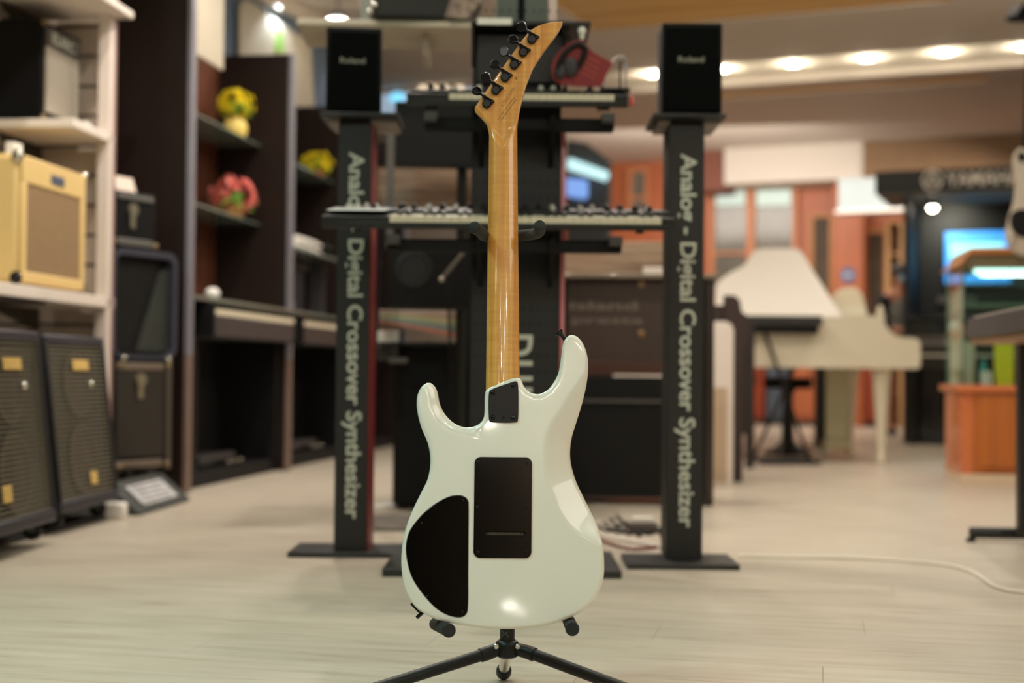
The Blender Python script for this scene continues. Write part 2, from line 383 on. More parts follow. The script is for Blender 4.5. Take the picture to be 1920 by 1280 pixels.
def weld(mb, eps=1e-5):
    idx = {}; remap = []; nv = []
    for v in mb.v:
        k = (round(v[0] / eps), round(v[1] / eps), round(v[2] / eps))
        if k not in idx: idx[k] = len(nv); nv.append(v)
        remap.append(idx[k])
    nf = []
    for f in mb.f:
        g = []
        for i in f:
            j = remap[i]
            if not g or g[-1] != j: g.append(j)
        if len(g) > 1 and g[0] == g[-1]: g.pop()
        if len(set(g)) >= 3: nf.append(tuple(g))
    mb.v = nv; mb.f = nf; return mb

# ================================================================== SETTING (building is turned 22 degrees to the camera)
BA = R(-22); BO = Vector((1.2, 12.3, 0))
BM_ = frame(BO, BA)
def bl(P):  # world to building-local
    return BM_.inverted() @ Vector(P)
H = 3.1
FR = R(-12)
FM = Matrix.Rotation(FR, 4, 'Z')
fl = MB().box(-16, 14, -16, 22, -0.05, -0.006).build('floor', FLOORM); struct(fl)
# floor boards: the near ones singly, the far ones as one part
PL, PW, GAP = 1.22, 0.185, 0.0004
near_mb = MB().box(GAP, PL - GAP, GAP, PW - GAP, -0.006, 0.0)
near_me = near_mb.mesh('floorboard', FLOORM)
far_mb = MB(); cnt = 0
for j in range(-10, 110):
    off = (j * 0.437) % PL
    for i in range(-9, 10):
        x, y = i * PL + off, j * PW
        wx = FM @ Vector((x + PL / 2, y + PW / 2, 0))
        if wx.y > 19 or wx.y < -1.5 or abs(wx.x - 1.2) > 7.5: continue
        vis = abs(wx.x) < 0.36 * wx.y + 1.0 and 1.9 < wx.y < 6.2
        if vis and cnt < 285:
            o = bpy.data.objects.new('floorboard', near_me); C.objects.link(o); o.parent = fl; o.matrix_local = FM @ Matrix.Translation((x, y, 0)); cnt += 1
        elif wx.y > 1.9 or True:
            far_mb.box(x + GAP, x + PL - GAP, y + GAP, y + PW - GAP, -0.006, 0.0, FM)
far_mb.build('floorboards', FLOORM, fl, kind='stuff')

def bbox(name, mt, x0, x1, y0, y1, z0, z1, bevel=0.0, parent=None):
    """box given in building-local coordinates"""
    o = MB().box(x0, x1, y0, y1, z0, z1).build(name, mt, parent, bevel)
    if not parent: o.matrix_world = BM_
    return o
# ceiling: slabs around two recesses, light trough, timber panels
BN = (BM_.to_3x3() @ Vector((0, 1, 0)))
def bp(px, py, yl):
    """pixel on the building-local plane y = yl -> (x, z)"""
    q = bl(at_plane(px, py, BM_ @ Vector((0, yl, 0)), BN)); return q.x, q.z
ce = MB()
ce.box(-7, 9, .42, .70, 0, .12); ce.box(-7, 9, 1.0, 6, 0, .12); ce.box(-7, .0, .70, 1.0, 0, .12); ce.box(2.7, 9, .70, 1.0, 0, .12)
ce.box(-7, 9, -1.83, -.45, 0, .12); ce.box(-7, .08, -3.9, -1.83, 0, .12); ce.box(2.66, 9, -3.9, -1.83, 0, .12); ce.box(-7, 9, -26, -3.9, 0, .12)
ce.box(-7, 9, -.45, .42, .10, .14)
ceil = ce.build('ceiling', CEIL, M=BM_ @ Matrix.Translation((0, 0, H))); struct(ceil)
MB().box(-7, 9, -.449, .419, .06, .10).build('light_trough', CEIL_WASH, ceil)
MB().box(.08, 2.66, -3.9, -1.83, .015, .05).build('timber_panel', WOODC, ceil)
MB().box(0, 2.7, .70, 1.0, .012, .05).build('timber_panel', WOODC, ceil)
ROWL = ['just left of the right speaker', 'half hidden by the right edge of the right speaker', 'fully clear and nearest to the right of the right speaker', 'third from the right edge of the photo', 'second from the right edge of the photo', 'cut by the right edge of the photo']
for i in range(6):   # row of recessed spots in the trough
    x = .02 + .605 * i
    r = thing('ceiling_downlight', 'glowing recessed ceiling spotlight ' + ROWL[i], 'light', BM_ @ Vector((x, -.04, H + .055)), BA, 'row of ceiling spotlights')
    MB().lathe([(.062, 0), (.070, .002), (.070, .006), (.05, .006)]).build('trim_ring', CHROME, r)
    MB().lathe([(.052, -.014), (.058, -.004), (.058, .002)], n=16).build('lamp_lens', mat('lamp_glow', (255, 240, 214), emit=30), r)
    l = bpy.data.lights.new('downlight_glow', 'POINT'); l.energy = 4.0; l.color = (1, .88, .7); l.shadow_soft_size = .03
    o = bpy.data.objects.new('downlight_glow', l); C.objects.link(o); o.location = BM_ @ Vector((x, -.04, H - .03))
# walls
struct(bbox('wall_left', WALLB, -1.75, -1.62, -8, -2.5, 0, H))
struct(bbox('wall_side', mat('dim_store_rear', (60, 54, 48), .8), -6.1, -6, -26, -.3, 0, H))
struct(bbox('wall_back', ORANGE, -6, 9, 4.5, 4.6, 0, H))
struct(bbox('wall_right', mat('cream_wall', (214, 200, 178), .7, var=.02), 6.6, 6.7, -26, 5, 0, H))
struct(bbox('wall_rear', mat('dim_store_rear', (60, 54, 48), .8), -7, 9, -26.1, -26, 0, H))
# soffit dropping from the ceiling in front of the back wall
sx, _ = bp(1620, 300, 3.85)
s0x, _ = bp(1358, 300, 3.85)
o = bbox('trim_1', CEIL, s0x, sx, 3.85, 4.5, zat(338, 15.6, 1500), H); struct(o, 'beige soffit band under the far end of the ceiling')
o = bbox('trim_2', mat('brown_soffit', (126, 96, 66), .7, var=.04), sx, 6.6, 3.8, 4.5, zat(322, 14.9, 1750), H - .002); struct(o, 'brown soffit band above the black sign')  # browner than the beige soffit beside it
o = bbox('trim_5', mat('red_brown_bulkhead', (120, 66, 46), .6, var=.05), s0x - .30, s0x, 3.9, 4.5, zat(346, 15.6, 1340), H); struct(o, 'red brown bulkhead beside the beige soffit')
o = bbox('trim_3', mat('pale_trim', (206, 194, 178), .6), -1.62, -1.56, -6, -2.5, H - .10, H); struct(o, 'pale cornice along the top of the blue grey wall')

# ---- shop front on the back wall: frames, windows, pillars
def bpanel(name, mt, px0, py0, px1, py1, yl, th=.04, parent=None, bevel=0):
    xa, za = bp(px0, py1, yl); xb, zb = bp(px1, py0, yl)
    o = MB().box(xa, xb, yl - th, yl, za, zb).build(name, mt, parent, bevel)
    o.matrix_world = BM_
    if parent: o.matrix_parent_inverse = parent.matrix_world.inverted()
    return o
YB = 4.48
sg = mat('smoky_shop_glass', (120, 114, 104), .15, var=.1); shade_in = mat('dim_shop_interior', (88, 74, 60), .7, var=.2, scale=2)
def window(n, px0, py0, px1, py1, lab, strip=True):
    x0, z0 = bp(px0, py1, YB - .02); x1, z1 = bp(px1, py0, YB - .02)
    r = MB().box(x0, x1, YB - .03, YB - .02, z0, z1).build('window_%d' % n, sg); r.matrix_world = BM_; struct(r, lab)
    fw = .05
    for a in ((x0 - fw, x1 + fw, z1, z1 + fw), (x0 - fw, x1 + fw, z0 - fw, z0), (x0 - fw, x0, z0, z1), (x1, x1 + fw, z0, z1)):
        MB().box(a[0], a[1], YB - .08, YB - .02, a[2], a[3]).build('window_frame', mat('pale_orange_frame', (206, 132, 86), .45, var=.06), r)
    z = z0 + (z1 - z0) * .42; MB().box(x0, x1, YB - .07, YB - .03, z - .03, z).build('window_ledge', mat('pale_orange_frame', (206, 132, 86)), r)
    if strip: MB().box(x0 + .02, x1 - .02, YB - .07, YB - .04, z1 - .20, z1 - .02).build('lit_ceiling_strip', mat('lit_shop_strip', (190, 208, 200), emit=.45), r)
    return r
window(1, 1340, 352, 1402, 560, 'left shop window with a lit strip behind white piano lid')
window(2, 1416, 352, 1488, 560, 'shop window with a lit strip above the white piano lid')
window(3, 1186, 322, 1212, 402, 'small dim window in the orange wall right of the centre tower', False)
def door(n, px0, py0, px1, py1, col, lab):
    x0, z0 = bp(px0, py1, YB - .02); x1, z1 = bp(px1, py0, YB - .02); z0 = 0.0
    r = MB().box(x0, x1, YB - .035, YB - .02, z0, z1).build('door_%d' % n, col); r.matrix_world = BM_; struct(r, lab)
    for a in ((x0 - .05, x0, z0, z1), (x1, x1 + .05, z0, z1), (x0 - .05, x1 + .05, z1, z1 + .05)):
        MB().box(a[0], a[1], YB - .07, YB - .02, a[2], a[3]).build('door_frame', mat('ochre_frame', (190, 128, 70), .5, var=.06), r)
    MB().box(x0 + .03, x0 + .05, YB - .08, YB - .04, 1.0, 1.2).build('door_handle', CHROME, r)
door(1, 1526, 408, 1556, 700, shade_in, 'dark narrow doorway in the orange wall')
door(2, 1628, 438, 1658, 700, shade_in, 'dark brown doorway right of the orange pillar')
o = bpanel('shop_fascia', mat('peach_fascia', (206, 136, 108), .5, var=.05), 1340, 330, 1576, 350, YB - .1, .05)
tag(o, 'peach coloured fascia running above the shop windows at the back', 'fascia')
pl = thing('orange_pillar', 'orange wooden pillar with a round blue sign, behind the white piano', 'pillar', BM_ @ Vector((bp(1590, 600, YB - .3)[0], YB - .3, 0)), BA)
MB().box(-.17, .17, .0, .26, 0, 2.75).build('shaft', ORANGE, pl, .01)
sgn = MB().cyl((0, -.012, 0), (0, 0, 0), .085, 20).build('round_sign', mat('blue_sign', (86, 104, 150), .5), pl); sgn.location = (0, 0, zat(517, 15.9, 1590))
MB().box(-.05, .05, -.018, -.012, -.012, .012).build('sign_bar', PAPER, sgn)
wb = thing('white_header_panel', 'bright white illuminated header box left of the black sign', 'panel', BM_ @ Vector((bp(1572, 396, 3.2)[0], 3.2, 0)), BA)
xa, za = bp(1572, 394, 3.2); xb, zb = bp(1642, 332, 3.2); xc, zc = bp(1700, 390, 3.2); xd, zd = bp(1640, 365, 3.2)
MB().prism([(0, za), (0, zb), (xb - xa, zb), (xb - xa, zd), (xc - xa, zd - .13), (xc - xa, za)], 0, .25).build('light_box', mat('lit_white_panel', (156, 166, 168), .5, emit=.05), wb)
MB().box(-.03, xc - xa, -.02, .28, za - .03, za).build('frame', PAPER, wb)
cb = thing('display_cabinet', 'open brown display cabinet with pale uprights beside the masked person', 'cabinet', BM_ @ Vector((bp(1664, 600, 4.1)[0], 4.1, 0)), BA)
cw_ = bp(1718, 600, 4.1)[0] - bp(1664, 600, 4.1)[0]
MB().box(0, cw_, .28, .3, 0, 2.25).build('back_panel', mat('cabinet_brown', (120, 82, 60), .5, var=.06), cb)
for x in (0, cw_ * .48, cw_): MB().box(x - .02, x + .02, 0, .3, 0, 2.25).build('upright', mat('pale_oak', (196, 150, 100), .5, var=.05), cb)
for z in (.4, .9, 1.4, 1.9, 2.25): MB().box(0, cw_, 0, .28, z - .02, z).build('shelf', mat('pale_oak', (196, 150, 100)), cb)
# low orange cabinets under the windows, seen below the white piano
for i, (pa, pb, cc, lb) in enumerate([(1340, 1432, ORANGE2, 'low red brown counter seen left of the piano legs'), (1436, 1476, mat('blue_grey_front', (78, 86, 98), .5, var=.1), 'low blue grey cabinet seen under the white piano'), (1484, 1532, ORANGE, 'low orange cabinet seen between dark legs under the piano'), (1621, 1652, ORANGE2, 'low red brown cabinet seen behind the front piano leg')]):
    x0, _ = bp(pa, 800, 4.05); x1, _ = bp(pb, 800, 4.05)
    r = thing('low_cabinet', lb, 'cabinet', BM_ @ Vector(((x0 + x1) / 2, 4.05, 0)), BA); h = (x1 - x0) / 2
    MB().box(-h, h, 0, .4, .06, .95).build('body', cc, r, .008); MB().box(-h + .02, h - .02, .03, .38, 0, .06).build('plinth', DGREY, r)
    MB().box(-h + .03, h - .03, -.015, 0, .12, .9).build('door', cc, r, .005); MB().box(h - .08, h - .06, -.035, -.015, .45, .6).build('handle', CHROME, r)

# ---- black sign booth on the right
hx0, hz1 = bp(1641, 322, .35); _, hz0 = bp(1641, 363, .35)
sb = thing('black_sign_header', 'long black header sign with pale emblem and capitals, over the dark booth', 'sign', BM_ @ Vector((hx0, .35, 0)), BA)
MB().box(0, 3.0, 0, .9, hz0, hz1).build('header_box', BOOTH, sb)
MB().box(.02, 3.0, .02, .88, hz0 - .02, hz0).build('soffit', mat('booth_soffit', (120, 112, 102), .7), sb)
lg = mat('sign_letter', (206, 198, 184), .5)
ex, ez = bp(1748, 334, .33); ec = Vector((ex - hx0, -.012, (hz0 + hz1) / 2))
em = MB()
rr = .085
for k in range(24):
    a0, a1 = 2 * PI * k / 24, 2 * PI * (k + 1) / 24
    em.add([(ec.x + q * math.cos(a), -.012, ec.z + q * math.sin(a)) for a in (a0, a1) for q in (rr, rr - .014)], [(0, 1, 3, 2)])
for a in (90, 210, 330):
    c, s_ = math.cos(R(a)), math.sin(R(a))
    M = Matrix.Translation(ec) @ Matrix(((c, -s_, 0, 0), (0, 0, 1, 0), (s_, c, 0, 0), (0, 0, 0, 1)))
    for yy in (-.013, 0, .013): em.add([(.0, yy - .0035, 0), (.066, yy - .0035, 0), (.066, yy + .0035, 0), (.0, yy + .0035, 0)], [(0, 1, 2, 3)], M)
em.build('emblem', lg, sb)
xa, _ = bp(1774, 334, .33); xb, _ = bp(1915, 334, .33)
t = text_mb('YAMAHA', xb - xa, .115, .012, .012).build('sign_lettering', lg, sb); t.location = ((xa + xb) / 2 - hx0, 0, (hz0 + hz1) / 2)
bx0, _ = bp(1716, 600, 1.25)
bw = bbox('wall_booth', BOOTH, bx0, 6.5, 1.25, 1.4, 0, hz1); struct(bw, 'near black booth wall carrying the blue screen')
bw2 = bbox('trim_4', BOOTH, bx0, bx0 + .05, .36, 1.25, 0, hz0 - .02); struct(bw2, 'dark side return of the booth')
xa, za = bp(1772, 531, 1.2); xb, zb = bp(1896, 432, 1.2)
tv = thing('wall_television', 'flat television showing a bright blue picture on the booth wall', 'television', BM_ @ Vector(((xa + xb) / 2, 1.2, (za + zb) / 2)), BA)
hw, hh = (xb - xa) / 2, (zb - za) / 2
MB().box(-hw - .02, hw + .02, 0, .05, -hh - .02, hh + .02).build('bezel', BLACK_MATTE, tv, .004)
MB().box(-hw, hw, -.004, 0, -hh, hh).build('screen', mat('blue_screen', (60, 150, 235), emit=1.0), tv)
MB().box(-hw * .85, hw * .8, -.006, -.004, -hh * .45, hh * .55).build('screen_picture', mat('cyan_screen', (140, 225, 240), emit=1.0), tv)
MB().cyl((hw * .0, -.008, -hh * .1), (hw * .0, -.006, -hh * .1), .07, 16).build('screen_figure', mat('blue_screen', (60, 150, 235)), tv)
bs = thing('booth_spotlight', 'bright round spotlight under the black sign header', 'light', BM_ @ Vector((bp(1749, 373, .7)[0], .7, hz0 - .02)), BA)
MB().lathe([(.03, -.07), (.04, -.065), (.045, 0), (.02, 0)]).build('housing', DGREY, bs)
MB().ball((0, 0, -.07), .036).build('lamp_lens', mat('lamp_glow', (255, 240, 214)), bs)
o = spot(BM_ @ Vector((bp(1765, 373, .7)[0], .85, hz0 - .14)), 14, (1, .95, .75), .03, size=120, tgt=BM_ @ Vector((bp(1780, 395, 1.25)[0], 1.25, hz0 - .35)))
# rail and black upright piano in front of the booth wall
q = at_z(1790, 832)
up = thing('black_upright_piano', 'black upright piano standing low and dark below the blue screen', 'piano', at_z(1700, 832), BA)
MB().box(0, 1.45, .1, .55, .12, 1.02).build('cabinet', mat('piano_black', (8, 8, 9), .2, coat=.6), up, .01)
MB().box(-.02, 1.47, .04, .57, 1.02, 1.05).build('lid', mat('piano_black', (8, 8, 9)), up, .006)
MB().box(0, 1.45, -.15, .12, .62, .72).build('key_bed', mat('piano_black', (8, 8, 9)), up, .008)
MB().box(.05, 1.4, -.145, -.03, .72, .735).build('keys', IVORY, up)
for x in (.03, 1.37): MB().box(x, x + .06, -.13, -.06, .0, .62).build('leg', mat('piano_black', (8, 8, 9)), up, .006)
MB().box(.0, 1.45, .06, .55, 0, .12).build('plinth', mat('piano_black', (8, 8, 9)), up, .006)
MB().box(0, 1.45, .02, .1, .86, .885).build('fallboard_rail', GREY, up, .004)
o = bpanel('wall_rail', GREY, 1758, 555, 1830, 568, 1.24, .03); tag(o, 'short grey rail fixed to the booth wall under the screen', 'rail')

# ================================================================== GUITAR
GT = R(-8)
g0 = at(948, 1178, 2.292)
GM = frame(g0, 0, GT)
GI = GM.inverted(); GNn = GM.to_3x3() @ Vector((0, 1, 0))
def gp(px, py, yo=0.0):
    q = GI @ at_plane(px, py, GM @ Vector((0, yo, 0)), GNn); return (q.x, q.z)
def gps(L, yo=0.0): return [gp(x, y, yo) for x, y in L]
PX = 2.31 / F
gtr = thing('electric_guitar', 'white electric guitar with maple neck, seen from the back, on the tripod stand', 'guitar', g0, 0, rx=GT)
body_px = [(806.8, 717), (813, 721.5), (818.5, 730), (821, 741), (824, 755), (831, 771), (841, 783.5), (855, 794.5), (871, 799.7), (887.6, 799), (899, 793.5), (906, 785),
  (908.3, 773), (908.6, 757), (909, 741), (911, 732), (916, 727.5), (935, 719.5), (957, 710), (967, 708), (974, 709), (979, 715), (982.5, 724), (991, 733.6), (1002.5, 738), (1014, 737.5), (1026, 731),
  (1037.6, 717), (1046, 701), (1050.5, 680), (1053, 658.6), (1055.5, 644.5), (1060.5, 634), (1068, 628.3), (1077.5, 628.5), (1087, 635), (1096, 649), (1102, 670), (1103, 694), (1099.7, 722),
  (1091.5, 757), (1080, 794.5), (1073, 818), (1070, 844), (1071.6, 867), (1081, 900), (1098, 936), (1117, 975), (1129, 1011), (1133, 1050), (1131.6, 1084), (1124, 1108), (1110, 1130),
  (1083, 1151), (1059, 1162), (1023, 1172.5), (986, 1177.5), (950, 1179), (914, 1178), (865, 1172), (829, 1164.5), (800, 1153), (778, 1136.5), (763.6, 1113), (755, 1084), (752, 1050), (755, 1014),
  (763.6, 980), (778, 946), (792.6, 917), (801, 899), (806.5, 872), (805.6, 848), (801, 828), (790, 801.5), (783.5, 778), (781, 759), (782, 743), (788, 728), (796, 719.5)]
BO_ = catmull(gps(body_px, .004), .0032)
crease = catmull(gps([(1125, 655), (1091.5, 703), (1056, 755), (1032, 794), (1021, 823), (1018, 870), (1024, 905), (1034, 930), (1046, 955), (1064, 982), (1082, 1000), (1117, 1019), (1150, 1032)]), .004, False)
region = gps([(1125, 655)]) + crease + gps([(1200, 1032), (1200, 655)])
crease2 = catmull(gps([(790, 700), (803, 742), (808, 768), (818, 787), (835, 802), (858, 811), (880, 816), (905, 822), (925, 800)]), .004, False)
region2 = crease2 + gps([(925, 700)])
def carve(P):
    P = np.asarray(P)
    t = dist(crease, P) * inside(region, P)
    d = (np.sqrt(t * t + .0045 ** 2) - .0045) * .42
    t2 = dist(crease2, P) * inside(region2, P) * (P[:, 0] < gp(907, 770)[0] + .004)
    t2 = t2 * np.clip((gp(903, 770)[0] - P[:, 0]) / .022, 0, 1)
    d += (np.sqrt(t2 * t2 + .003 ** 2) - .003) * .42
    return d
bmb = weld(slab(BO_, .044, .0062, carve, .0032, rings=5))
bmb.build('body', WHITE_GLOSS, gtr, angle=60)

# neck and headstock: one carved maple piece
NY = .030
head_px = [(915.5, 240), (911.6, 228), (903, 218), (894.5, 209.5), (890, 204.5), (889.6, 200), (901, 183), (912.5, 166), (935, 134), (960, 99), (987.5, 62), (999, 51), (1014, 43.4), (1029, 39.3),
  (1047.5, 37.5), (1054.5, 37.5), (1055, 40), (1047.5, 55), (1036, 71), (1023, 88), (1010, 107), (998.8, 126), (991, 145), (983.8, 167), (977, 193), (972.5, 216), (970, 235)]
hp = catmull(gps(head_px, NY), .003, False)
NL = lambda py: 917 + (py - 235) * (910.5 - 917) / 495.0
NR = lambda py: 969.6 + (py - 235) * (974.6 - 969.6) / 475.0
right = [(NR(y), y) for y in range(250, 760, 8)]; left = [(NL(y), y) for y in range(752, 244, -8)]
neck_poly = hp + gps(right + left, NY)
z_b = gp(940, 256, NY)[1]; xm = gp(941, 256, NY)[0]
def neckh(P):
    P = np.asarray(P); x, z = P[:, 0], P[:, 1]
    # edges of the shaft at height z
    za, zb_ = gp(940, 250, NY)[1], gp(940, 740, NY)[1]
    t = np.clip((za - z) / (za - zb_), -0.1, 1.1)
    xl = gp(NL(250), 250, NY)[0] * (1 - t) + gp(NL(740), 740, NY)[0] * t; xr = gp(NR(250), 250, NY)[0] * (1 - t) + gp(NR(740), 740, NY)[0] * t
    s = np.clip((x - xl) / (xr - xl) * 2 - 1, -1, 1)
    prof = .0135 * np.power(np.clip(1 - np.abs(s) ** 2.3, 0, 1), .55)
    yn = .0135 - prof
    yh = np.full(len(x), .0068)
    k = (z_b + 1.25 * np.abs(x - xm)) - z
    k = np.clip((k - .000) / .020, 0, 1); k = k * k * (3 - 2 * k)
    return yh * (1 - k) + yn * k
nmb = weld(slab(neck_poly, .0175, .0016, neckh, .0026, rings=3, y0=NY, rf=.0005))
nk = nmb.build('neck', MAPLE, gtr, angle=60)
fbp = gps([(NL(244) + .8, 244)] + [(NR(244) - .8, 244), (NR(800) - .5, 800), (NL(800) + .5, 800)], NY + .018)
slab(fbp, .005, .0008, y0=NY + .0176).build('fretboard', mat('pale_maple', (226, 190, 128), .3, coat=.6, var=.04), nk)
# strings side kept simple: two pickups and a bridge block on the far face, strings
fr_ = MB()
for i in range(6):
    x0, z0 = gp(925 + i * 7.2, 240, NY + .024); x1, z1 = gp(918 + i * 10, 1000, NY + .024)
    fr_.tube([(x0, NY + .0245, z0), (x1, .054, z1)], .0004, 4)
fr_.build('strings', CHROME, gtr)
x, z = gp(943, 905); MB().box(x - .046, x + .046, .044, .05, z - .02, z + .02).build('pickup', BLACK_SATIN, gtr, .002)
x, z = gp(943, 835); MB().box(x - .046, x + .046, .044, .05, z - .02, z + .02).build('pickup', BLACK_SATIN, gtr, .002)
x, z = gp(943, 1000); MB().box(x - .046, x + .046, .044, .054, z - .022, z + .03).build('bridge', BLACK_METAL, gtr, .002)

# knot and print on the headstock
kx, kz = gp(968, 144, NY)
MB().ball((kx, NY + .0067, kz), .0016, sc=(.8, .15, 1.6)).build('wood_knot', mat('dark_knot', (110, 66, 28), .4), nk)
def head_text(s, p0, p1, ht, name, mt):
    a = Vector((*gp(*p0, NY), 0)); b = Vector((*gp(*p1, NY), 0)); d = b - a; ang = math.atan2(d.y, d.x)
    m = text_mb(s, d.length, ht, 0, 0)
    c = (a + b) / 2
    o = m.build(name, mt, nk); o.matrix_local = Matrix.Translation((c.x, NY + .00655, c.y)) @ Matrix.Rotation(-ang, 4, 'Y'); return o
STAMP = mat('stamped_digits', (140, 88, 34), .35); PRINT = mat('grey_print', (84, 76, 56), .5)
head_text('C0023570', (941, 196), (964, 162), .0052, 'serial_number', STAMP)
head_text('U.S. PAT. INDONESIA', (933.5, 222), (965, 179), .0024, 'printed_line', PRINT)
head_text('CRAFTED IN INDONESIA', (939, 224), (968, 183), .0024, 'printed_line', PRINT)

# tuners
ax = Vector((.86, -.5)); nn = Vector((.5, .86))
for i, (hx, hy) in enumerate([(997, 72.5), (981, 97), (964, 120.5), (947, 144), (929.5, 168), (912.5, 193.5)]):
    u = PX * 1.15
    x, z = gp(hx, hy, NY)
    tn = bpy.data.objects.new('tuner', None); C.objects.link(tn); tn.parent = gtr; tn.empty_display_size = .01
    tn.matrix_local = Matrix.Translation((x, NY + .0068, z)) @ Matrix(((ax.x, 0, nn.x, 0), (0, 1, 0, 0), (ax.y, 0, nn.y, 0), (0, 0, 0, 1)))
    pts = [(9.8 * u, 11 * u), (-9.0 * u, 11 * u), (-9.0 * u, 6 * u)] + [(8 * u * math.cos(a), 8 * u * math.sin(a)) for a in np.linspace(R(168), R(372), 18)]
    slab(pts, .0065, .0008, y0=-.0065, rings=2).build('tuner_housing', BLACK_METAL, tn, angle=50)
    MB().cyl((0, -.0072, 0), (0, -.0060, 0), 6.2 * u, 20).build('housing_cap', BLACK_SATIN, tn)
    m = MB(); m.tube([(-8 * u, -.004, 9 * u), (-11 * u, -.004, 9 * u), (-12 * u, -.004, 9.3 * u), (-20 * u, -.004, 10 * u)], [.0034, .0032, .0023, .0022], 12)
    m.tube([(-11 * u, -.004, 9.2 * u), (-12.4 * u, -.004, 9.3 * u)], .0031, 12); m.build('tuner_shaft', BLACK_METAL, tn)
    bt = []
    for a in np.linspace(0, 2 * PI, 26)[:-1]:
        c, s_ = math.cos(a), math.sin(a); r1 = 8.6 * u
        xx = r1 * c * (1.0 if c < 0 else 1.05); zz = 9.4 * u * s_ * (1 - .22 * max(0, c))
        bt.append((-27 * u + xx, 11 * u + zz))
    b = slab(bt, .0075, .002, y0=-.0078, rings=3).build('tuner_button', BLACK_METAL, tn, angle=60)
    tw = [0.5, -.35, .15, -.1, .55, -.6][i]
    b.matrix_local = Matrix.Translation((0, -.004, 11 * u)) @ Matrix.Rotation(tw, 4, 'X') @ Matrix.Translation((0, .004, -11 * u))
    s0 = MB().cyl((6 * u, -.0072, 7.5 * u), (6 * u, -.0064, 7.5 * u), .0009, 8); s0.build('pin', CHROME, tn)

def screw(px, py, yo, r, parent):
    x, z = gp(px, py, yo)
    o = MB().lathe([(r, 0), (r, r * .25), (r * .75, r * .55), (r * .3, r * .62)], Matrix.Rotation(R(90), 4, 'X'), 14).build('screw', BLACK_METAL, parent, angle=50)
    o.location = (x, yo, z)
    for a in (0, 90):
        c = MB().box(-r * .62, r * .62, -r * .66, -r * .5, -r * .12, r * .12).build('slot', BLACK_MATTE, o); c.rotation_euler = (0, R(a + 20), 0)
# neck plate
npx = [(919, 731.5), (962, 715.4), (966.5, 714.3), (970, 716), (971.2, 720), (971.2, 786), (970, 790), (966, 791.3), (922, 791.3), (918, 790), (916.8, 786), (917, 735)]
npl = slab(catmull(gps(npx, -.0025), .0012), .0045, .0007, y0=-.0025, rings=2).build('neck_plate', mat('black_plate_satin', (20, 20, 20), .4, metal=.2, var=.06), gtr, angle=40)
for p in ((924.5, 736.5), (962.6, 722.5), (924, 782.3), (962.6, 783)): screw(*p, -.0025, .0039, npl)
x, z = gp(944, 783, -.0026); MB().cyl((x, -.0029, z), (x, -.002, z), .0023, 14).build('plate_hole', mat('hole_black', (3, 3, 3), .9), npl)
# tremolo cavity cover with its slot
A, B = gp(887.5, 1045.5, -.002), gp(997.5, 857, -.002)
hA, hB = gp(907, 1004.5, -.002), gp(987, 996.5, -.002)
tc_ = slab(rrect(A[0], B[0], A[1], B[1], .0105, 8), .003, .0005, y0=-.0022, rings=2, hole=rrect(hA[0], hB[0], hA[1], hB[1], (hB[1] - hA[1]) * .48, 5)).build('tremolo_cover', BLACK_PLATE, gtr, angle=40)
x0, z0 = gp(914, 1003, 0); x1, z1 = gp(981, 998, 0)
MB().box(hA[0] - .003, hB[0] + .003, -.0006, -.0002, hA[1] - .002, hB[1] + .002).build('slot_shadow_plate', mat('hole_black', (3, 3, 3), .9), tc_)
blk = MB().box(x0, x1, -.0014, -.0006, z0, z1).build('tremolo_block', mat('dull_bronze', (66, 60, 46), .45, metal=.4), tc_)
for k in range(5):
    q = x0 + (x1 - x0) * (.06 + .22 * k); MB().cyl((q, -.0018, z1 - .0015), (q, -.0012, z1 - .0015), .0012, 8).build('string_hole', BLACK_MATTE, blk)
for p in ((897.5, 866.5), (988, 867.5), (895, 950), (988, 950.5), (896, 1034.5), (987, 1035)): screw(*p, -.0022, .0026, tc_)
# control cavity cover
cpx = [(855.6, 929), (865, 929.3), (873, 933), (877.3, 939), (878, 947), (877.8, 1000), (877.3, 1069), (876.7, 1138), (875, 1148), (870, 1154), (863, 1156.5), (853, 1155.8), (836, 1150.6), (817, 1138.5), (792.6, 1112), (773, 1081.6), (763.8, 1050), (762, 1021), (768, 997), (783, 975), (805, 953), (829, 937.5), (845, 930.5)]
cp_ = catmull(gps(cpx, 0), .002)
slab([(p[0], p[1]) for p in inset(cp_, -.0011)], .0006, 0, y0=-.00005).build('cover_recess', mat('recess_line', (120, 118, 108), .6), gtr)
cc_ = slab(cp_, .002, .0005, y0=-.0008, rings=2).build('control_cover', BLACK_PLATE, gtr, angle=40)
for p in ((868, 937.5), (790.5, 980.5), (800.5, 1117.5), (867, 1147)): screw(*p, -.0008, .0023, cc_)
# strap buttons, output jack and plug
bx, bz = gp(1059, 634, .02)
m = MB().tube([(bx + .002, .02, bz - .004), (bx - .004, .02, bz + .004), (bx - .006, .02, bz + .006), (bx - .0095, .02, bz + .0095), (bx - .0105, .02, bz + .0105)], [.0042, .0034, .0036, .0078, .0074], 16)
m.build('strap_button', BLACK_METAL, gtr)
x0, z0 = gp(771, 1131, .022); x1, z1 = gp(787, 1147.5, .022)
d = Vector((x1 - x0, 0, z1 - z0)).normalized(); nrm = Vector((d.z, 0, -d.x))
MB().box(-.0015, .0015, -.011, .011, -Vector((x1 - x0, z1 - z0)).length / 2, Vector((x1 - x0, z1 - z0)).length / 2,
         Matrix.Translation(((x0 + x1) / 2, .022, (z0 + z1) / 2)) @ Matrix.Rotation(math.atan2(d.x, d.z), 4, 'Y')).build('jack_plate', BLACK_METAL, gtr, .0006)
xa, za = gp(793, 1147, .022); xb, zb = gp(781, 1158, .022)
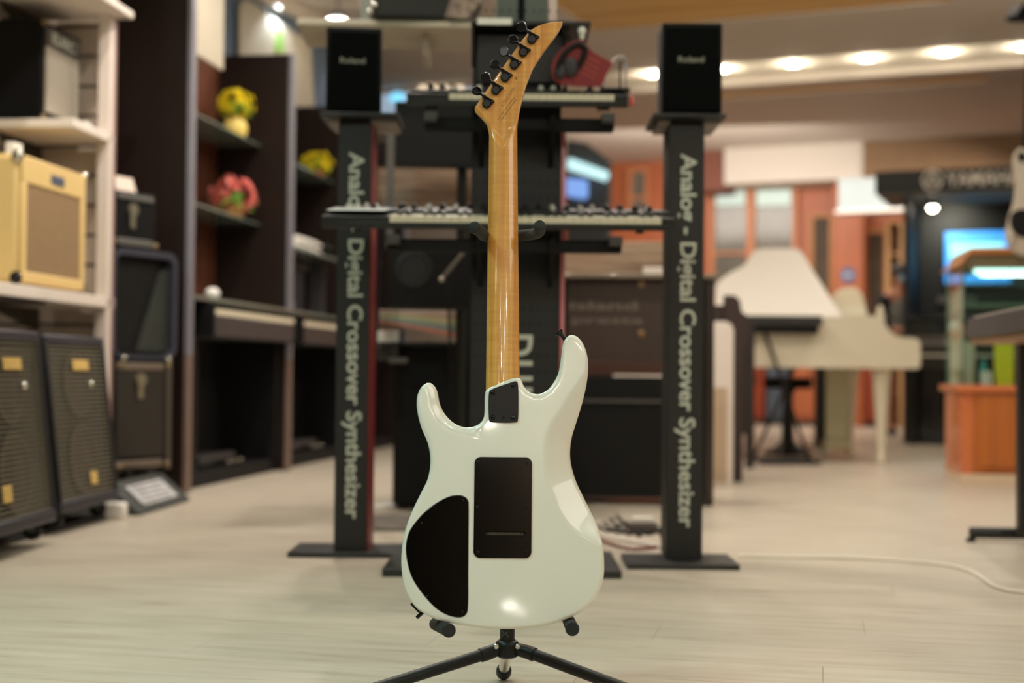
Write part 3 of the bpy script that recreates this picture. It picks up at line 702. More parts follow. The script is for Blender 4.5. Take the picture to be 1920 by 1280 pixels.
MB().tube([(xa, .022, za), (xb, .022, zb)], .0031, 12).build('jack_socket', BLACK_METAL, gtr, .0008)

# ================================================================== GUITAR STAND
sc_ = at(951, 1213, 2.485); sc0 = Vector((sc_.x, sc_.y, 0))
st = thing('guitar_stand', 'black tripod guitar stand with foam arms holding the white guitar', 'stand', sc0)
def sl(P): return Vector(P) - sc0
hub = sl(sc_)
zc = sl(at(951, 1203, 2.485)).z; zt = sl(at(951, 1178, 2.485)).z
yz = sl(at(951, 447, 2.48)).z
MB().cyl((0, 0, zc), (0, 0, zt + .03), .0130, 24).build('lower_tube', BLACK_SATIN, st)
MB().cyl((0, 0, zt + .02), (0, 0, yz - .01), .0105, 20).build('column', BLACK_SATIN, st)
MB().lathe([(.0145, zc - .006), (.0150, zc), (.0145, zc + .0045), (.0130, zc + .0045)]).build('collar', BLACK_SATIN, st)
# outline emblem on the tube
em = MB(); s_ = .0088
for pts in ([(-1, 1), (.55, 1)], [(-.95, -1), (.95, -1)], [(.55, 1), (.2, .55), (.25, 0), (.6, -.6), (.95, -1)], [(-1, 1), (-.6, .5), (-.6, -.1), (-.95, -1)], [(-.45, .45), (.1, .45)], [(-.5, -.05), (.15, -.05)]):
    P3 = [Vector((-.003 + p[0] * .0062, 0, (zc + zt) / 2 + .004 + p[1] * s_ * .6)) for p in pts]
    P3 = [Vector((p.x, -math.sqrt(max(0, .01315 ** 2 - p.x ** 2)), p.z)) for p in P3]; em.tube(P3, .00022, 6)
em.build('emblem', mat('grey_line', (150, 146, 130), .5), st)
# hub with two shoulders
hm = MB(); hz = hub.z
hm.lathe([(.014, hz - .018), (.020, hz - .014), (.021, hz + .004), (.019, hz + .010), (.014, hz + .0125)], n=24)
def legline(pa, pb, Da, Db): return sl(at(*pa, Da)), sl(at(*pb, Db))
La, Lb = legline((901, 1228.5), (650, 1307.5), 2.47, 2.365); Ra, Rb = legline((1002, 1227), (1222, 1309), 2.47, 2.365)
Ba, Bb = sl(at(948.5, 1226, 2.495)), sl(at(944.5, 1259, 2.565))
hm.tube([(-.006, 0, hz + .000), La + (La - Lb).normalized() * .014, La], [.0105, .0122, .0122], 16)
hm.tube([(.006, 0, hz + .000), Ra + (Ra - Rb).normalized() * .014, Ra], [.0105, .0122, .0122], 16)
hm.tube([(0, .004, hz - .002), Ba], [.012, .0118], 16)
hm.build('hub', BLACK_SATIN, st, angle=45)
for a, b in ((La, Lb), (Ra, Rb)):
    d = (b - a).normalized()
    lgm = MB().tube([a - d * .008, b], .0102, 18).build('leg', BLACK_SATIN, st)
    MB().tube([b - d * .012, b, b + d * .006], [.0125, .0125, .0105], 16).build('rubber_foot', RUBBER, lgm)
db = (Bb - Ba).normalized()
lg3 = MB().tube([Ba - db * .01, Bb], .0098, 18).build('leg', CHROME, st); lg3['label'] = 'bare metal rear leg'
MB().tube([Bb - db * .014, Bb - db * .008, Bb + db * .004, Bb + db * .012], [.0125, .0138, .0138, .0095], 18).build('rubber_foot', RUBBER, lg3)
for px in (930, 971):
    q = sl(at(px, 1219.5, 2.425)); q.y = -.021
    MB().lathe([(.0046, 0), (.0046, .002), (.003, .0034), (.0015, .0034)], Matrix.Translation(q) @ Matrix.Rotation(R(90), 4, 'X'), 16).build('hub_bolt', CHROME, st)
# cradle arms: from the column, out behind the body, forward under it
for (ba, bc, fa) in (((819.5, 1171), 2.37, (841, 1181.5)), ((1067, 1165), 2.37, (1073, 1178.5))):
    a = sl(at(*ba, bc)); f = sl(at(*fa, 2.255)); sx_ = -1 if ba[0] < 950 else 1
    e = a + (a - f).normalized() * .025
    path = catmull([tuple(p[:2]) for p in [(0, 0)]], .1, False) if False else None
    MB().tube([(0, 0, zt + .034), (sx_ * .03, 0, zt + .03), (e.x * .75, .012, e.z + .006), (e.x, e.y + .004, e.z), a], .0058, 12).build('cradle_arm', BLACK_SATIN, st)
    fo = MB().tube([e + (f - a).normalized() * .006, a, a.lerp(f, .5), f], .0104, 20).build('foam_sleeve', FOAM, st)
    dd = (f - a).normalized(); MB().tube([f - dd * .001, f + dd * .003, f + dd * .0045], [.0112, .0112, .0098], 20).build('end_cap', RUBBER, fo)
MB().lathe([(.0125, zt + .016), (.015, zt + .02), (.015, zt + .048), (.0125, zt + .052)]).build('cradle_collar', BLACK_SATIN, st)
# yoke at the neck
yl_, yr_ = sl(at(890, 426.5, 2.365)), sl(at(1012, 424.5, 2.365))
m1, m2 = sl(at(915, 440.5, 2.445)), sl(at(985, 441, 2.45))
pth = [yl_, yl_.lerp(m1, .45) + Vector((.001, .006, -.0022)), m1 + Vector((-.006, 0, -.001)), sl(at(932, 442, 2.468)), sl(at(951, 443, 2.474)), sl(at(970, 442, 2.468)), m2, sl(at(1003, 438, 2.43)), yr_ + Vector((.000, .018, -.006)), yr_]
P2 = []
n = len(pth)
for i in range(n - 1):
    p0, p1, p2, p3 = pth[max(i - 1, 0)], pth[i], pth[i + 1], pth[min(i + 2, n - 1)]
    for k in range(5):
        t = k / 5; P2.append(.5 * ((2 * p1) + (p2 - p0) * t + (2 * p0 - 5 * p1 + 4 * p2 - p3) * t * t + (3 * p1 - p0 - 3 * p2 + p3) * t ** 3))
P2.append(pth[-1])
yk = MB().tube(P2, .0098, 20).build('neck_yoke', FOAM, st, angle=60)
for tip, nx in ((yl_, P2[1]), (yr_, P2[-2])):
    d = (tip - nx).normalized(); d = (d + Vector((0, -1.2, 0))).normalized()
    MB().tube([tip - d * .003, tip + d * .001, tip + d * .004, tip + d * .0055], [.0104, .0104, .0098, .0075], 20).build('end_cap', RUBBER, yk)
MB().cyl((0, 0, yz - .03), (0, 0, yz), .0135, 20).build('yoke_collar', BLACK_SATIN, st)

# ================================================================== DISPLAY PILLARS WITH SPEAKERS
def corner(px, py, z=0.0): return at_z(px, py, z)
def pillar(side, lab, bx0, bx1, by, D, cx0, cx1, ctop, sy, sx0, sx1, txt_x, txt_y0, txt_y1):
    """D = depth of the column's front face"""
    P = at_z((bx0 + bx1) / 2, by); fy = P.y
    t = thing('display_pillar', lab, 'display stand', (at(cx0 * .5 + cx1 * .5, 640, D).x, D, 0), 0)
    X0 = t.location.x
    xa, xb = at(bx0, by, fy).x - X0, at(bx1, by, fy).x - X0
    MB().box(xa, xb, fy - D, fy - D + .24, 0, .016).build('base_plate', BASE_GREY, t, .003)
    hw = (cx1 - cx0) / 2 * D / F
    ztop = at(640, sy + 6, D).z
    # slightly leaning face is only the camera's roll: the column is plumb
    MB().box(-hw, hw, 0, .16, .016, ztop).build('column', DARKGREEN, t, .002)
    if side < 0: MB().box(hw, hw + .004, .002, .158, .016, ztop).build('side_panel', RED, t)
    sa, sb_ = at(sx0, sy, D - .03).x - X0, at(sx1, sy, D - .03).x - X0
    MB().box(sa, sb_, -.05, .20, ztop, ztop + .012).build('shelf', BLACK_SATIN, t, .002)
    MB().box(sa + .02, sb_ - .012, -.0, .19, ztop - .012, ztop - .001).build('shelf_underside', mat('shelf_grey', (150, 140, 132), .6), t)
    h = (txt_y1 - txt_y0) * D / F
    o = text_mb('Analog - Digital Crossover Synthesizer', h, .0255 * D / F * 1000 * .06 * F / 1000 if False else .061, .001, .018, rot=True, spacing=.98).build('lettering', LETTER, t)
    o.location = (at(txt_x, (txt_y0 + txt_y1) / 2, D).x - X0, 0, at(txt_x, (txt_y0 + txt_y1) / 2, D).z)
    return t, ztop + .012, X0
pl_l, zl, xl = pillar(-1, 'black display pillar with a red side and vertical lettering, left of the guitar', 538, 800, 1046, 4.27, 630, 692, 0, 217, 601, 748, 661, 284, 972)
pl_r, zr, xr = pillar(1, 'black display pillar with vertical lettering and no red side, right of the guitar', 1176, 1388, 1068, 4.14, 1252, 1319, 0, 214, 1224, 1360, 1285, 287, 988)

def speaker(lab, px0, px1, D, z0, ztop_px, yaw, dep, logo_px):
    xa, xb = at(px0, 130, D).x, at(px1, 130, D).x; wd = xb - xa; h = at(px0, ztop_px, D).z - z0
    t = thing('monitor_speaker', lab, 'speaker', ((xa + xb) / 2, D, z0), yaw)
    MB().box(-wd / 2, wd / 2, 0, dep, 0, h).build('cabinet', mat('black_vinyl', (7, 7, 6), .7, spec=.2, var=.1, scale=200), t, .006)
    g = MB().box(-wd / 2 + .006, wd / 2 - .006, -.012, .001, .006, h - .012).build('grille', mat('black_speaker_cloth', (4, 4, 4), .95, spec=.15, var=.2, scale=400), t, .006)
    lp = at(logo_px[0], logo_px[1], D)
    o = text_mb('Roland', .074, .017, .0005, .012).build('logo', mat('logo_grey', (150, 148, 132), .5), g); o.location = (lp.x - t.location.x, -.0125, lp.z - z0)
    for x in (-wd / 2 + .02, wd / 2 - .02):
        for y in (.02, dep - .02): MB().cyl((x, y, -.0), (x, y, .002), .008, 10).build('rubber_foot', RUBBER, t)
    return t
speaker('black speaker on the red sided pillar left of the guitar', 612, 716, 4.25, zl, 50, R(7), .15, (661, 115))
speaker('black speaker on the pillar right of the guitar', 1241, 1354, 4.11, zr, 42, R(-1), .15, (1295, 113))

# ================================================================== CENTRE KEYBOARD TOWER
TD = 4.06
T0 = at(970, 640, TD)
tw_ = thing('keyboard_tower', 'tall dark grey tower stand behind the guitar, holding two synthesizers', 'stand', (T0.x, TD, 0), 0)
def tx(px, D=TD, py=640): return at(px, py, D).x - T0.x
P = at_z(1165, 1085); yb = P.y
MB().box(at(716, 1076, yb).x - T0.x, at(1166, 1085, yb).x - T0.x, yb - TD, yb - TD + .42, 0, .022).build('base_plate', BASE_GREY, tw_, .003)
ztop = zat(62, TD)
MB().box(tx(881), tx(1049), 0, .12, .022, ztop).build('column', mat('dark_perforated_panel', (22, 23, 21), .5, var=.06), tw_, .003)
ho = MB()
for i in range(34):
    for j in range(11):
        x = tx(890) + (tx(1040) - tx(890)) * j / 10; z = .15 + i * .045
        ho.add([(x + .0035 * math.cos(2 * PI * k / 6), -.0006, z + .0035 * math.sin(2 * PI * k / 6)) for k in range(6)], [tuple(range(6))])
ho.build('perforations', mat('hole_black', (3, 3, 3), .9), tw_, kind='stuff')
MB().box(tx(1050), tx(1058), .0, .11, .30, zat(235, TD)).build('side_strip', PINK, tw_)
o = text_mb('pur', .20, .112, .001, .0, rot=True).build('lettering', LETTER, tw_); o.location = (tx(963), 0, zat(693, TD, 985))
MB().box(tx(878, TD - .05), tx(1102, TD - .05), -.10, .14, ztop, ztop + .012).build('top_shelf', BLACK_SATIN, tw_, .002)
for a in (882, 1052): MB().prism([(-.08, ztop), (0, ztop), (0, ztop - .10)], tx(a) - .004, tx(a) + .004, 'x').build('shelf_bracket', BLACK_SATIN, tw_)
MB().box(tx(888), tx(1064), -.02, .0, zat(158, TD), zat(66, TD)).build('head_panel', mat('dark_panel_front', (26, 28, 25), .4, var=.05), tw_, .004)
pc = mat('grey_green_post', (92, 98, 90), .5, var=.05)
MB().box(tx(926), tx(966), .02, .08, ztop + .012, ztop + .6).build('post', pc, tw_, .003); MB().box(tx(978), tx(1022), .02, .08, ztop + .012, ztop + .6).build('post', pc, tw_, .003)
MB().box(tx(966), tx(978), .04, .07, ztop + .012, ztop + .6).build('post_gap', BLACK_MATTE, tw_)
MB().box(tx(1024), tx(1040), .03, .07, ztop + .012, ztop + .6).build('post_edge', mat('pale_pink_edge', (224, 196, 186), .5), tw_)
def carriers(z, w_, px0, px1, D0):
    """two arms and a crossbar that hold a keyboard"""
    x0, x1 = tx(px0, D0), tx(px1, D0)
    MB().box(x0, x1, D0 - TD + .02, D0 - TD + .07, z - .045, z - .012).build('crossbar', BLACK_MATTE, tw_, .004)
    for x in (tx(900), tx(1030)):
        MB().prism([(D0 - TD - .02, z - .012), (.0, z + .02), (.0, z - .13), (D0 - TD - .0, z - .035)], x - .006, x + .006, 'x').build('support_arm', BLACK_MATTE, tw_, .001)
    for x in (x0 + .02, x1 - .02): MB().box(x - .018, x + .018, D0 - TD - .03, D0 - TD + .12, z - .03, z - .006).build('carrier_pad', DGREY, tw_, .003)

def synth(name_label, px0, px1, D, pyf, key0, key1, kz, tilt, dep, nwhite, panel_left, knobs, group=None):
    x0, x1 = at(px0, pyf, D).x, at(px1, pyf, D).x; wd = x1 - x0
    z = zat(pyf, D, 950)
    t = thing('synthesizer', name_label, 'keyboard', (x0, D, z), 0, rx=tilt)
    th = .035
    MB().box(0, wd, 0, dep, 0, th * .55).build('chassis', SYNTH, t, .004)
    ka, kb = at(key0, pyf, D).x - x0, at(key1, pyf, D).x - x0
    kd = .135
    MB().box(0, wd, kd, dep, th * .5, th + .012).build('control_panel', SYNTH, t, .004)
    MB().box(0, ka - .002, 0.0, kd + .001, th * .5, th).build('left_cheek', SYNTH, t, .004)
    if wd - kb > .01: MB().box(kb + .002, wd, 0.0, kd + .001, th * .5, th).build('right_cheek', SYNTH, t, .004)
    if panel_left: MB().box(.012, ka - .012, .01, kd + .08, th + .0125, th + .0145).build('side_panel', SILVERP, t, .001)
    kw = (kb - ka) / nwhite
    wme = MB().prism([(.002, th * .3), (.002, th * 1.0), (kd, th * 1.0), (kd, th * .55), (.012, th * .55), (.010, th * .3)], .0005, kw - .0007, 'x').mesh('white_key', IVORY)
    bme = MB().prism([(.052, th), (.057, th + .009), (kd, th + .011), (kd, th)], -kw * .27, kw * .27, 'x').mesh('black_key', KEYBLACK)
    for i in range(nwhite): place('white_key', wme, t, Matrix.Translation((ka + i * kw, 0, 0)))
    for i in range(1, nwhite):
        if i % 7 not in (0, 3): place('black_key', bme, t, Matrix.Translation((ka + i * kw, 0, 0)))
    kme = MB().lathe([(.0085, 0), (.0085, .006), (.0062, .007), (.006, .014), (.004, .015)], n=12).mesh('knob', BLACK_SATIN)
    kmw = MB().lathe([(.0085, 0), (.0085, .006), (.007, .007), (.005, .014)], n=12).mesh('knob', mat('pale_knob', (206, 200, 190), .35, metal=.2))
    for i, (px, row, white) in enumerate(knobs):
        X = at(px, pyf, D).x - x0; Y = kd + .03 + row * .055
        place('knob', kmw if white else kme, t, Matrix.Translation((X, Y, th + .012)))
    for x in (wd * .1, wd * .9):
        for y in (.03, dep - .03): MB().cyl((x, y, -.008), (x, y, .002), .012, 10).build('rubber_foot', RUBBER, t)
    return t
rk = random.Random(3)
kn = [(px, r_, rk.random() < .3) for r_ in (0, 1, 2) for px in range(742, 1236, 27) if rk.random() < .8] + [(640, 0, True), (655, 1, True), (692, 1, True), (690, 0, False), (668, 2, True)]
D2, D1 = 3.80, 3.86
synth('long black synthesizer with cream keys, lower of the two on the tower', 602, 1268, D2, 431, 730, 1240, 0, R(8.6), .33, 31, True, kn)
carriers(zat(437, D2), 0, 722, 1166, D2 + .03)
kn = [(px, r_, rk.random() < .5) for r_ in (0, 1) for px in range(800, 1150, 24) if rk.random() < .6]
synth('short black synthesizer with cream keys, upper of the two on the tower', 762, 1178, D1, 200, 842, 1152, 0, R(10.5), .27, 22, False, kn)
carriers(zat(206, D1), 0, 790, 1150, D1 + .03)
MB().box(tx(1180, D1), tx(1187, D1), D1 - TD + .02, D1 - TD + .05, zat(192, D1), zat(176, D1)).build('red_end_cap', mat('coral_plastic', (224, 96, 92), .4), tw_, .003)

# price label and box on the top shelf
o = MB().box(-.048, .048, 0, .002, 0, .018).build('shelf_label', PAPER, None, .0005); o.location = (T0.x + tx(923), TD - .103, ztop - .001); tag(o, 'narrow white price strip on the edge of the tower top shelf', 'label')
bx = thing('black_gear_bag', 'black padded gear bag lying above the left speaker, cut by the frame', 'bag', (at(800, 44, 5.0).x, 5.0, at(612, 42, 5.05).z), R(6))
wl = (905 - 690) * 5.0 / F
MB().prism([(-wl * .46, .0), (-wl * .5, .035), (-wl * .44, .14), (wl * .40, .15), (wl * .5, .06), (wl * .36, .0)], 0, .22).build('body', mat('black_nylon', (28, 28, 24), .8, var=.2, scale=60, bump=.4), bx, .015)
MB().prism([(wl * .16, .006), (wl * .26, .14), (wl * .44, .13), (wl * .47, .065), (wl * .37, .006)], -.008, .0).build('mottled_patch', mat('mottled_patch', (150, 132, 116), .8, var=.4, scale=40, col2=(92, 78, 68)), bx, .003)
for x, z in ((-wl * .5, .02), (-wl * .46, .045)): MB().ball((x, -.004, z), .012, sc=(1, .5, 1)).build('rivet', CHROME, bx)
hs_ = thing('high_shelf', 'long pale shelf board running high behind the left speaker', 'shelf', at(612, 42, 5.05), R(2))
wS = (955 - 612) * 5.0 / F
MB().box(-.1, wS, -.05, .3, -.022, -.001).build('board', mat('greige_shelf', (176, 166, 146), .5, var=.03), hs_, .003)
for x in (.0, wS - .3): MB().box(x, x + .02, .05, .28, -.10, -.022).build('bracket', mat('greige_shelf', (176, 166, 146)), hs_, .003)
MB().box(.10, .13, .30, .33, -at(612, 42, 5.05).z, .5).build('upright', pc, hs_); MB().box(wS - .03, wS, .30, .33, -at(612, 42, 5.05).z, .5).build('upright', pc, hs_)

# headphones advertising card, acrylic stand and knob beside the upper synthesizer
cdD = 3.96
c0 = at(1096, 122, cdD)
card = thing('red_hang_card', 'tilted red advertising card picturing black headphones, above the upper synthesizer', 'sign', c0, R(3))
def cl(px, py): q = at(px, py, cdD) - c0; return (q.x, q.z)
cp2 = catmull([cl(*p) for p in [(1034, 140), (1036, 118), (1050, 95), (1072, 78), (1092, 75), (1104, 88), (1112, 97), (1145, 114), (1149, 116), (1148, 119), (1138, 139), (1129, 159), (1127, 162), (1122, 162), (1090, 162), (1046, 156)]], .01)
slab(cp2, .004, 0).build('card', mat('crimson_card', (126, 10, 10), .45, var=.06), card)
hp_ = MB(); arc = [cl(*p) for p in [(1046, 132), (1054, 108), (1068, 92), (1086, 84), (1097, 92), (1094, 108), (1082, 128)]]
hp_.tube([(x, -.005, z) for x, z in catmull(arc, .01, False)], .0085, 8).build('headband_picture', BLACK_MATTE, card)
for (px, py, r) in ((1050, 136, .020), (1070, 128, .026)): x, z = cl(px, py); MB().ball((x, -.007, z), r, sc=(.85, .3, 1.1)).build('ear_cup_picture', mat('dark_purple_grey', (42, 34, 38), .5), card)
lt = mat('dull_red_print', (150, 62, 48), .5)
for k in range(4):
    x, z = cl(1112 - k * 3, 112 + k * 10); o = MB().box(-.022, .022, -.001, 0, -.0025, .0025).build('text_line', lt, card); o.matrix_local = Matrix.Translation((x, -.0005, z)) @ Matrix.Rotation(R(26), 4, 'Y')
ac = thing('acrylic_headphone_stand', 'clear bent acrylic stand at the right end of the upper synthesizer', 'stand', at(1160, 168, 4.0), 0)
pth = [(-.045, 0, .0), (-.035, 0, .06), (-.012, 0, .088), (.012, 0, .088), (.021, 0, .06), (.020, 0, .0)]
m = MB()
pp = catmull([(p[0], p[2]) for p in pth], .008, False)
for (a, b) in zip(pp[:-1], pp[1:]): m.prism([(a[0], a[1]), (b[0], b[1]), (b[0] * .94, b[1] - .004), (a[0] * .94, a[1] - .004)], -.03, .03)
m.build('bent_sheet', mat('frosted_acrylic', (232, 226, 220), .15, trans=.45, coat=.5), ac)
MB().box(-.05, .03, -.035, .035, -.008, .0).build('foot', BLACK_SATIN, ac, .002); MB().cyl((.004, 0, 0), (.004, 0, .08), .003).build('rod', DGREY, ac)
o = MB().ball((0, 0, .012), .012).ball((0, 0, -.004), .007, sc=(1, 1, 1.6)).build('white_finial', PAPER); o.location = at(1091, 66, TD - .09) ; tag(o, 'small round white knob standing on the right of the tower top shelf', 'knob')

# things behind the tower
mn = thing('black_monitor_panel', 'large plain black panel behind the tower between the two synthesizers', 'panel', at(808, 312, 5.2), R(5))
wM = (884 - 748) * 5.2 / F
MB().box(-wM / 2, wM / 2 + .25, 0, .06, 0, (312 - 190) * 5.2 / F).build('panel', mat('black_flat', (11, 10, 10), .55, spec=.3, var=.05), mn, .004)
MB().box(-wM / 2 - .03, -wM / 2, 0, .05, -.3, .15).build('side_post', GREY, mn, .003)
MB().cyl((.12, .09, -1.28), (.12, .09, .2), .02).build('pole', BLACK_SATIN, mn)
sp = thing('studio_speaker', 'black studio speaker with a round cone, under the lower synthesizer', 'speaker', at(808, 577, 5.0), R(4))
wS2 = .30; hS = (577 - 448) * 5.0 / F
MB().box(-wS2 / 2, wS2 / 2, 0, .22, 0, hS).build('cabinet', mat('black_flat', (22, 21, 21)), sp, .01)
cx = at(776, 505, 5.0) - Vector(sp.location)
MB().lathe([(.062, 0), (.066, .004), (.055, .006), (.050, -.004), (.02, -.018), (.001, -.012)], Matrix.Translation((cx.x, -.001, cx.z)) @ Matrix.Rotation(R(90), 4, 'X')).build('cone', mat('cone_grey', (26, 25, 24), .45), sp)
mc = thing('microphone', 'thin black microphone on a gooseneck pointing up behind the neck of the guitar', 'microphone', at(830, 585, 4.7))
q1, q2 = at(828, 523, 4.7) - at(830, 585, 4.7), at(873, 468, 4.7) - at(830, 585, 4.7)
MB().tube([q1, q2], .006, 12).build('shaft', mat('warm_grey_metal', (118, 108, 98), .4, metal=.5), mc); MB().ball(q1, .0095).build('tip', CHROME, mc)
MB().tube([q1, q1 + Vector((.02, .0, -.03)), q1 + Vector((.022, 0, -.08)), (.03, 0, -.2), (.03, 0, -mc.location.z + .01)], .004, 8).build('gooseneck', BLACK_MATTE, mc); MB().cyl((.03, 0, -mc.location.z), (.03, 0, -mc.location.z + .012), .07).build('base', BLACK_SATIN, mc)
# table carrying speaker, papers, and the black cloth-fronted cabinets
tb = thing('black_equipment_table', 'long black table with solid dark front panels behind the tower', 'table', at_z(735, 955), R(-2))
TW = (at(1022, 700, 5.75).x - at_z(735, 955).x) / .70
zt_ = zat(652, 5.7)
bf = mat('black_cabinet_front', (9, 8, 7), .6, spec=.3, var=.08)
MB().box(0, TW * .38, 0, .5, .02, zt_).build('cabinet', bf, tb, .008)
MB().box(TW * .38 + .01, TW * .70, .0, .5, .02, zt_ - .05).build('cabinet', bf, tb, .008)
MB().box(-.02, TW * .7, -.03, .52, zt_, zt_ + .02).build('table_top', BLACK_SATIN, tb, .004)
for x in (.03, TW * .7 - .08): MB().cyl((x, .1, 0), (x, .1, .02), .02).build('foot', RUBBER, tb)
zz = zt_ + .02
tpos = Vector(tb.location)
pr = thing('striped_reflection', 'added striped panel coloured as a ceiling reflection, behind the left side of the tower', 'brochure', (at(800, 600, 5.55).x, 5.55, 0), R(-3))  # stripes stand for the ceiling reflected in a glossy lid
z0 = zat(642, 5.5)
cols = [(196, 172, 160), (170, 140, 126), (188, 178, 130), (150, 156, 138), (120, 136, 132), (196, 120, 104)]
wB = (884 - 706) * 5.55 / F
for k, c in enumerate(cols):
    a, b = k / 6, (k + 1) / 6
    MB().prism([(-wB / 2, zat(582 + 22 * a, 5.55) ), (wB / 2, zat(582 + 58 * a, 5.55)), (wB / 2, zat(582 + 58 * b, 5.55)), (-wB / 2, zat(582 + 22 * b, 5.55))], k * .0, .004).build('stripe', mat('stripe_%d' % k, c, .5), pr)
MB().box(-wB / 2, wB / 2, .01, .14, z0 - .01, z0).build('rest', BLACK_SATIN, pr); MB().box(-.02, .02, .05, .12, zz, z0).build('added_rest_leg', BLACK_SATIN, pr)  # rest and leg added only to carry the striped reflection panel
refl = thing('reflection_board', 'added glossy board coloured as a ceiling reflection, behind the left half of the lower synthesizer', 'board', (at(795, 390, 5.5).x, 5.5, zat(400, 5.5)), R(-2), None, R(-8))  # ceiling reflected in a black glossy lid, put into a board's colour
MB().box(-.19, .19, 0, .012, 0, .18).build('board', mat('ceiling_reflection_tone', (176, 150, 126), .18, coat=.6, var=.2, scale=3, stretch=(1, 1, 14), col2=(120, 96, 80)), refl, .002)
MB().box(-.19, -.17, .012, .03, -1.0, .18).build('leg', BLACK_MATTE, refl); MB().box(.17, .19, .012, .03, -1.0, .18).build('leg', BLACK_MATTE, refl)  # legs added only to carry the reflection board
for i, (x0, x1, y0, y1, lb, D) in enumerate([(703, 748, 620, 641, 'bright white card on the table between the red sided pillar and the tower', 5.6), (728, 764, 671, 680, 'small grey card lower behind the red sided pillar', 5.5)]):
    a = at(x0, y1, D); b = at(x1, y0, D)
    o = MB().box(0, b.x - a.x, 0, .004, 0, b.z - a.z).build('white_card', PAPER if i == 0 else GREY, None, .001); o.location = a; tag(o, lb, 'card')
sb_ = thing('small_mixer', 'small grey device under the white card behind the red sided pillar', 'device', at(722, 668, 5.6))
MB().box(-.045, .045, 0, .1, 0, .05).build('body', GREY, sb_, .004); MB().box(-.04, .04, -.004, 0, .01, .04).build('face', DGREY, sb_); MB().box(-.05, .05, -.01, .11, -.012, 0).build('foot', DGREY, sb_)

# brown digital piano cabinet, right of the tower
bp0 = at_z(1338, 949)
pb = thing('brown_digital_piano', 'dark brown upright piano cabinet with faint pale lettering behind the right pillar', 'piano', (bp0.x, bp0.y, 0), R(-3))
wP = (1340 - 1040) * bp0.y / F
zP = zat(522, bp0.y, 1200); BRP = mat('piano_brown', (34, 22, 18), .35, var=.12, scale=3, stretch=(5, 5, .5), coat=.3)
MB().box(-.045, 0, 0, .42, 0, zP).build('side_panel', BRP, pb, .01); MB().box(-wP, -wP + .045, 0, .42, 0, zP).build('side_panel', BRP, pb, .01)
MB().box(-wP + .045, -.045, .03, .40, zat(688, bp0.y), zP - .01).build('back_panel', mat('piano_brown_panel', (62, 47, 40), .4, var=.12, scale=2), pb, .006)
MB().box(-wP + .045, -.045, .015, .40, zat(700, bp0.y), zat(676, bp0.y)).build('lower_rail', mat('reddish_rail', (72, 40, 30), .4), pb, .004)
MB().box(-wP - .01, .012, -.02, .43, zP, zP + .02).build('top_lid', mat('pale_top', (128, 116, 100), .12, coat=1.0, var=.05), pb, .004)
fl_ = mat('faint_lettering', (112, 98, 88), .5)
MB().box(-wP + .03, -.05, .10, .115, zP + .02, zat(446, bp0.y)).build('raised_lid', mat('ceiling_reflection_tone', (176, 150, 126)), pb, .003)  # beige streaks put the reflected ceiling into the lid's colour
MB().box(-.30, -.06, .06, .09, zP + .02, zP + .055).build('lamp_reflection_block', mat('warm_white_panel_or_reflection', (230, 218, 206), .4), pb, .003)  # white block added for lights reflected in the piano's top panel
for s, py, wdp, cxp in (('island', 572, 128, 1132), ('presta', 602, 134, 1140)):
    o = text_mb(s, wdp * bp0.y / F, 17 * bp0.y / F, .001, .02).build('lettering', fl_, pb); o.location = (at(cxp, py, bp0.y).x - bp0.x, .029, zat(py, bp0.y, 1150))
for px, py in ((1203, 531), (1203, 625)):
    q = at(px, py, bp0.y); MB().ball((q.x - bp0.x, .026, q.z), .016, sc=(1, .4, 1)).build('round_stud', mat('brass_stud', (150, 120, 86), .3, metal=.7), pb)
MB().box(-wP + .045, -.045, .02, .38, .03, zat(704, bp0.y)).build('lower_panel', bf, pb, .004)
MB().box(-wP + .045, -.045, .008, .02, zat(752, bp0.y), zat(748, bp0.y)).build('seam_rail', GREY, pb)
# tangle of cables and socket strip on the floor under the tower
ck = thing('power_strip', 'white socket strip with grey body on the floor between tower and right pillar', 'power strip', at_z(1207, 1000), R(4))
MB().box(-.05, .05, 0, .05, 0, .035).build('body', GREY, ck, .004); MB().box(-.038, .038, .01, .04, .035, .055).build('plug', PAPER, ck, .004)
def cable(name, lab, pts, r, mt, cat='cable'):
    P = []
    c = catmull([(p.x, p.y) for p in [at_z(*q, .004) for q in pts]], .05, False)
    o = MB().tube([(x, y, r * (1.05)) for x, y in c], r, 8).build(name, mt); tag(o, lab, cat); return o
cable('red_cable', 'red cable on the floor between the guitar body and right pillar', [(1110, 1006), (1140, 1018), (1190, 1030), (1250, 1022)], .005, RED)
cable('white_cable', 'white cable lying beside the red cable near the tower base', [(1112, 1000), (1150, 1010), (1200, 1018), (1258, 1030)], .006, PAPER)
rr_ = random.Random(5)
for k in range(4):
    cable('black_cable', ['black cable looping nearest the guitar body under the tower', 'black cable crossing the floor behind the red cable', 'black cable curled next to the socket strip', 'black cable running along the right pillar base'][k],
          [(1120 + 12 * k, 985 - 6 * k), (1140 + 20 * k, 996 + 3 * k), (1175 + 10 * k, 980 + 5 * k), (1215 + 5 * k, 1002 - 4 * k), (1240, 990 + 5 * k)], .005, BLACK_MATTE)
o = MB().box(-.20, .20, -.2, .25, 0, .012).build('grey_floor_mat', mat('grey_mat', (120, 112, 104), .7, var=.08)); o.location = at_z(775, 985); tag(o, 'grey mat on the floor behind the guitar and the red sided pillar', 'mat')
o = MB().box(-.05, .05, -.08, .08, 0, .01).build('white_sheet', PAPER); o.location = at_z(722, 950); o.rotation_euler = (0, 0, R(-30)); tag(o, 'white sheet on the floor just right of the red sided pillar', 'paper')
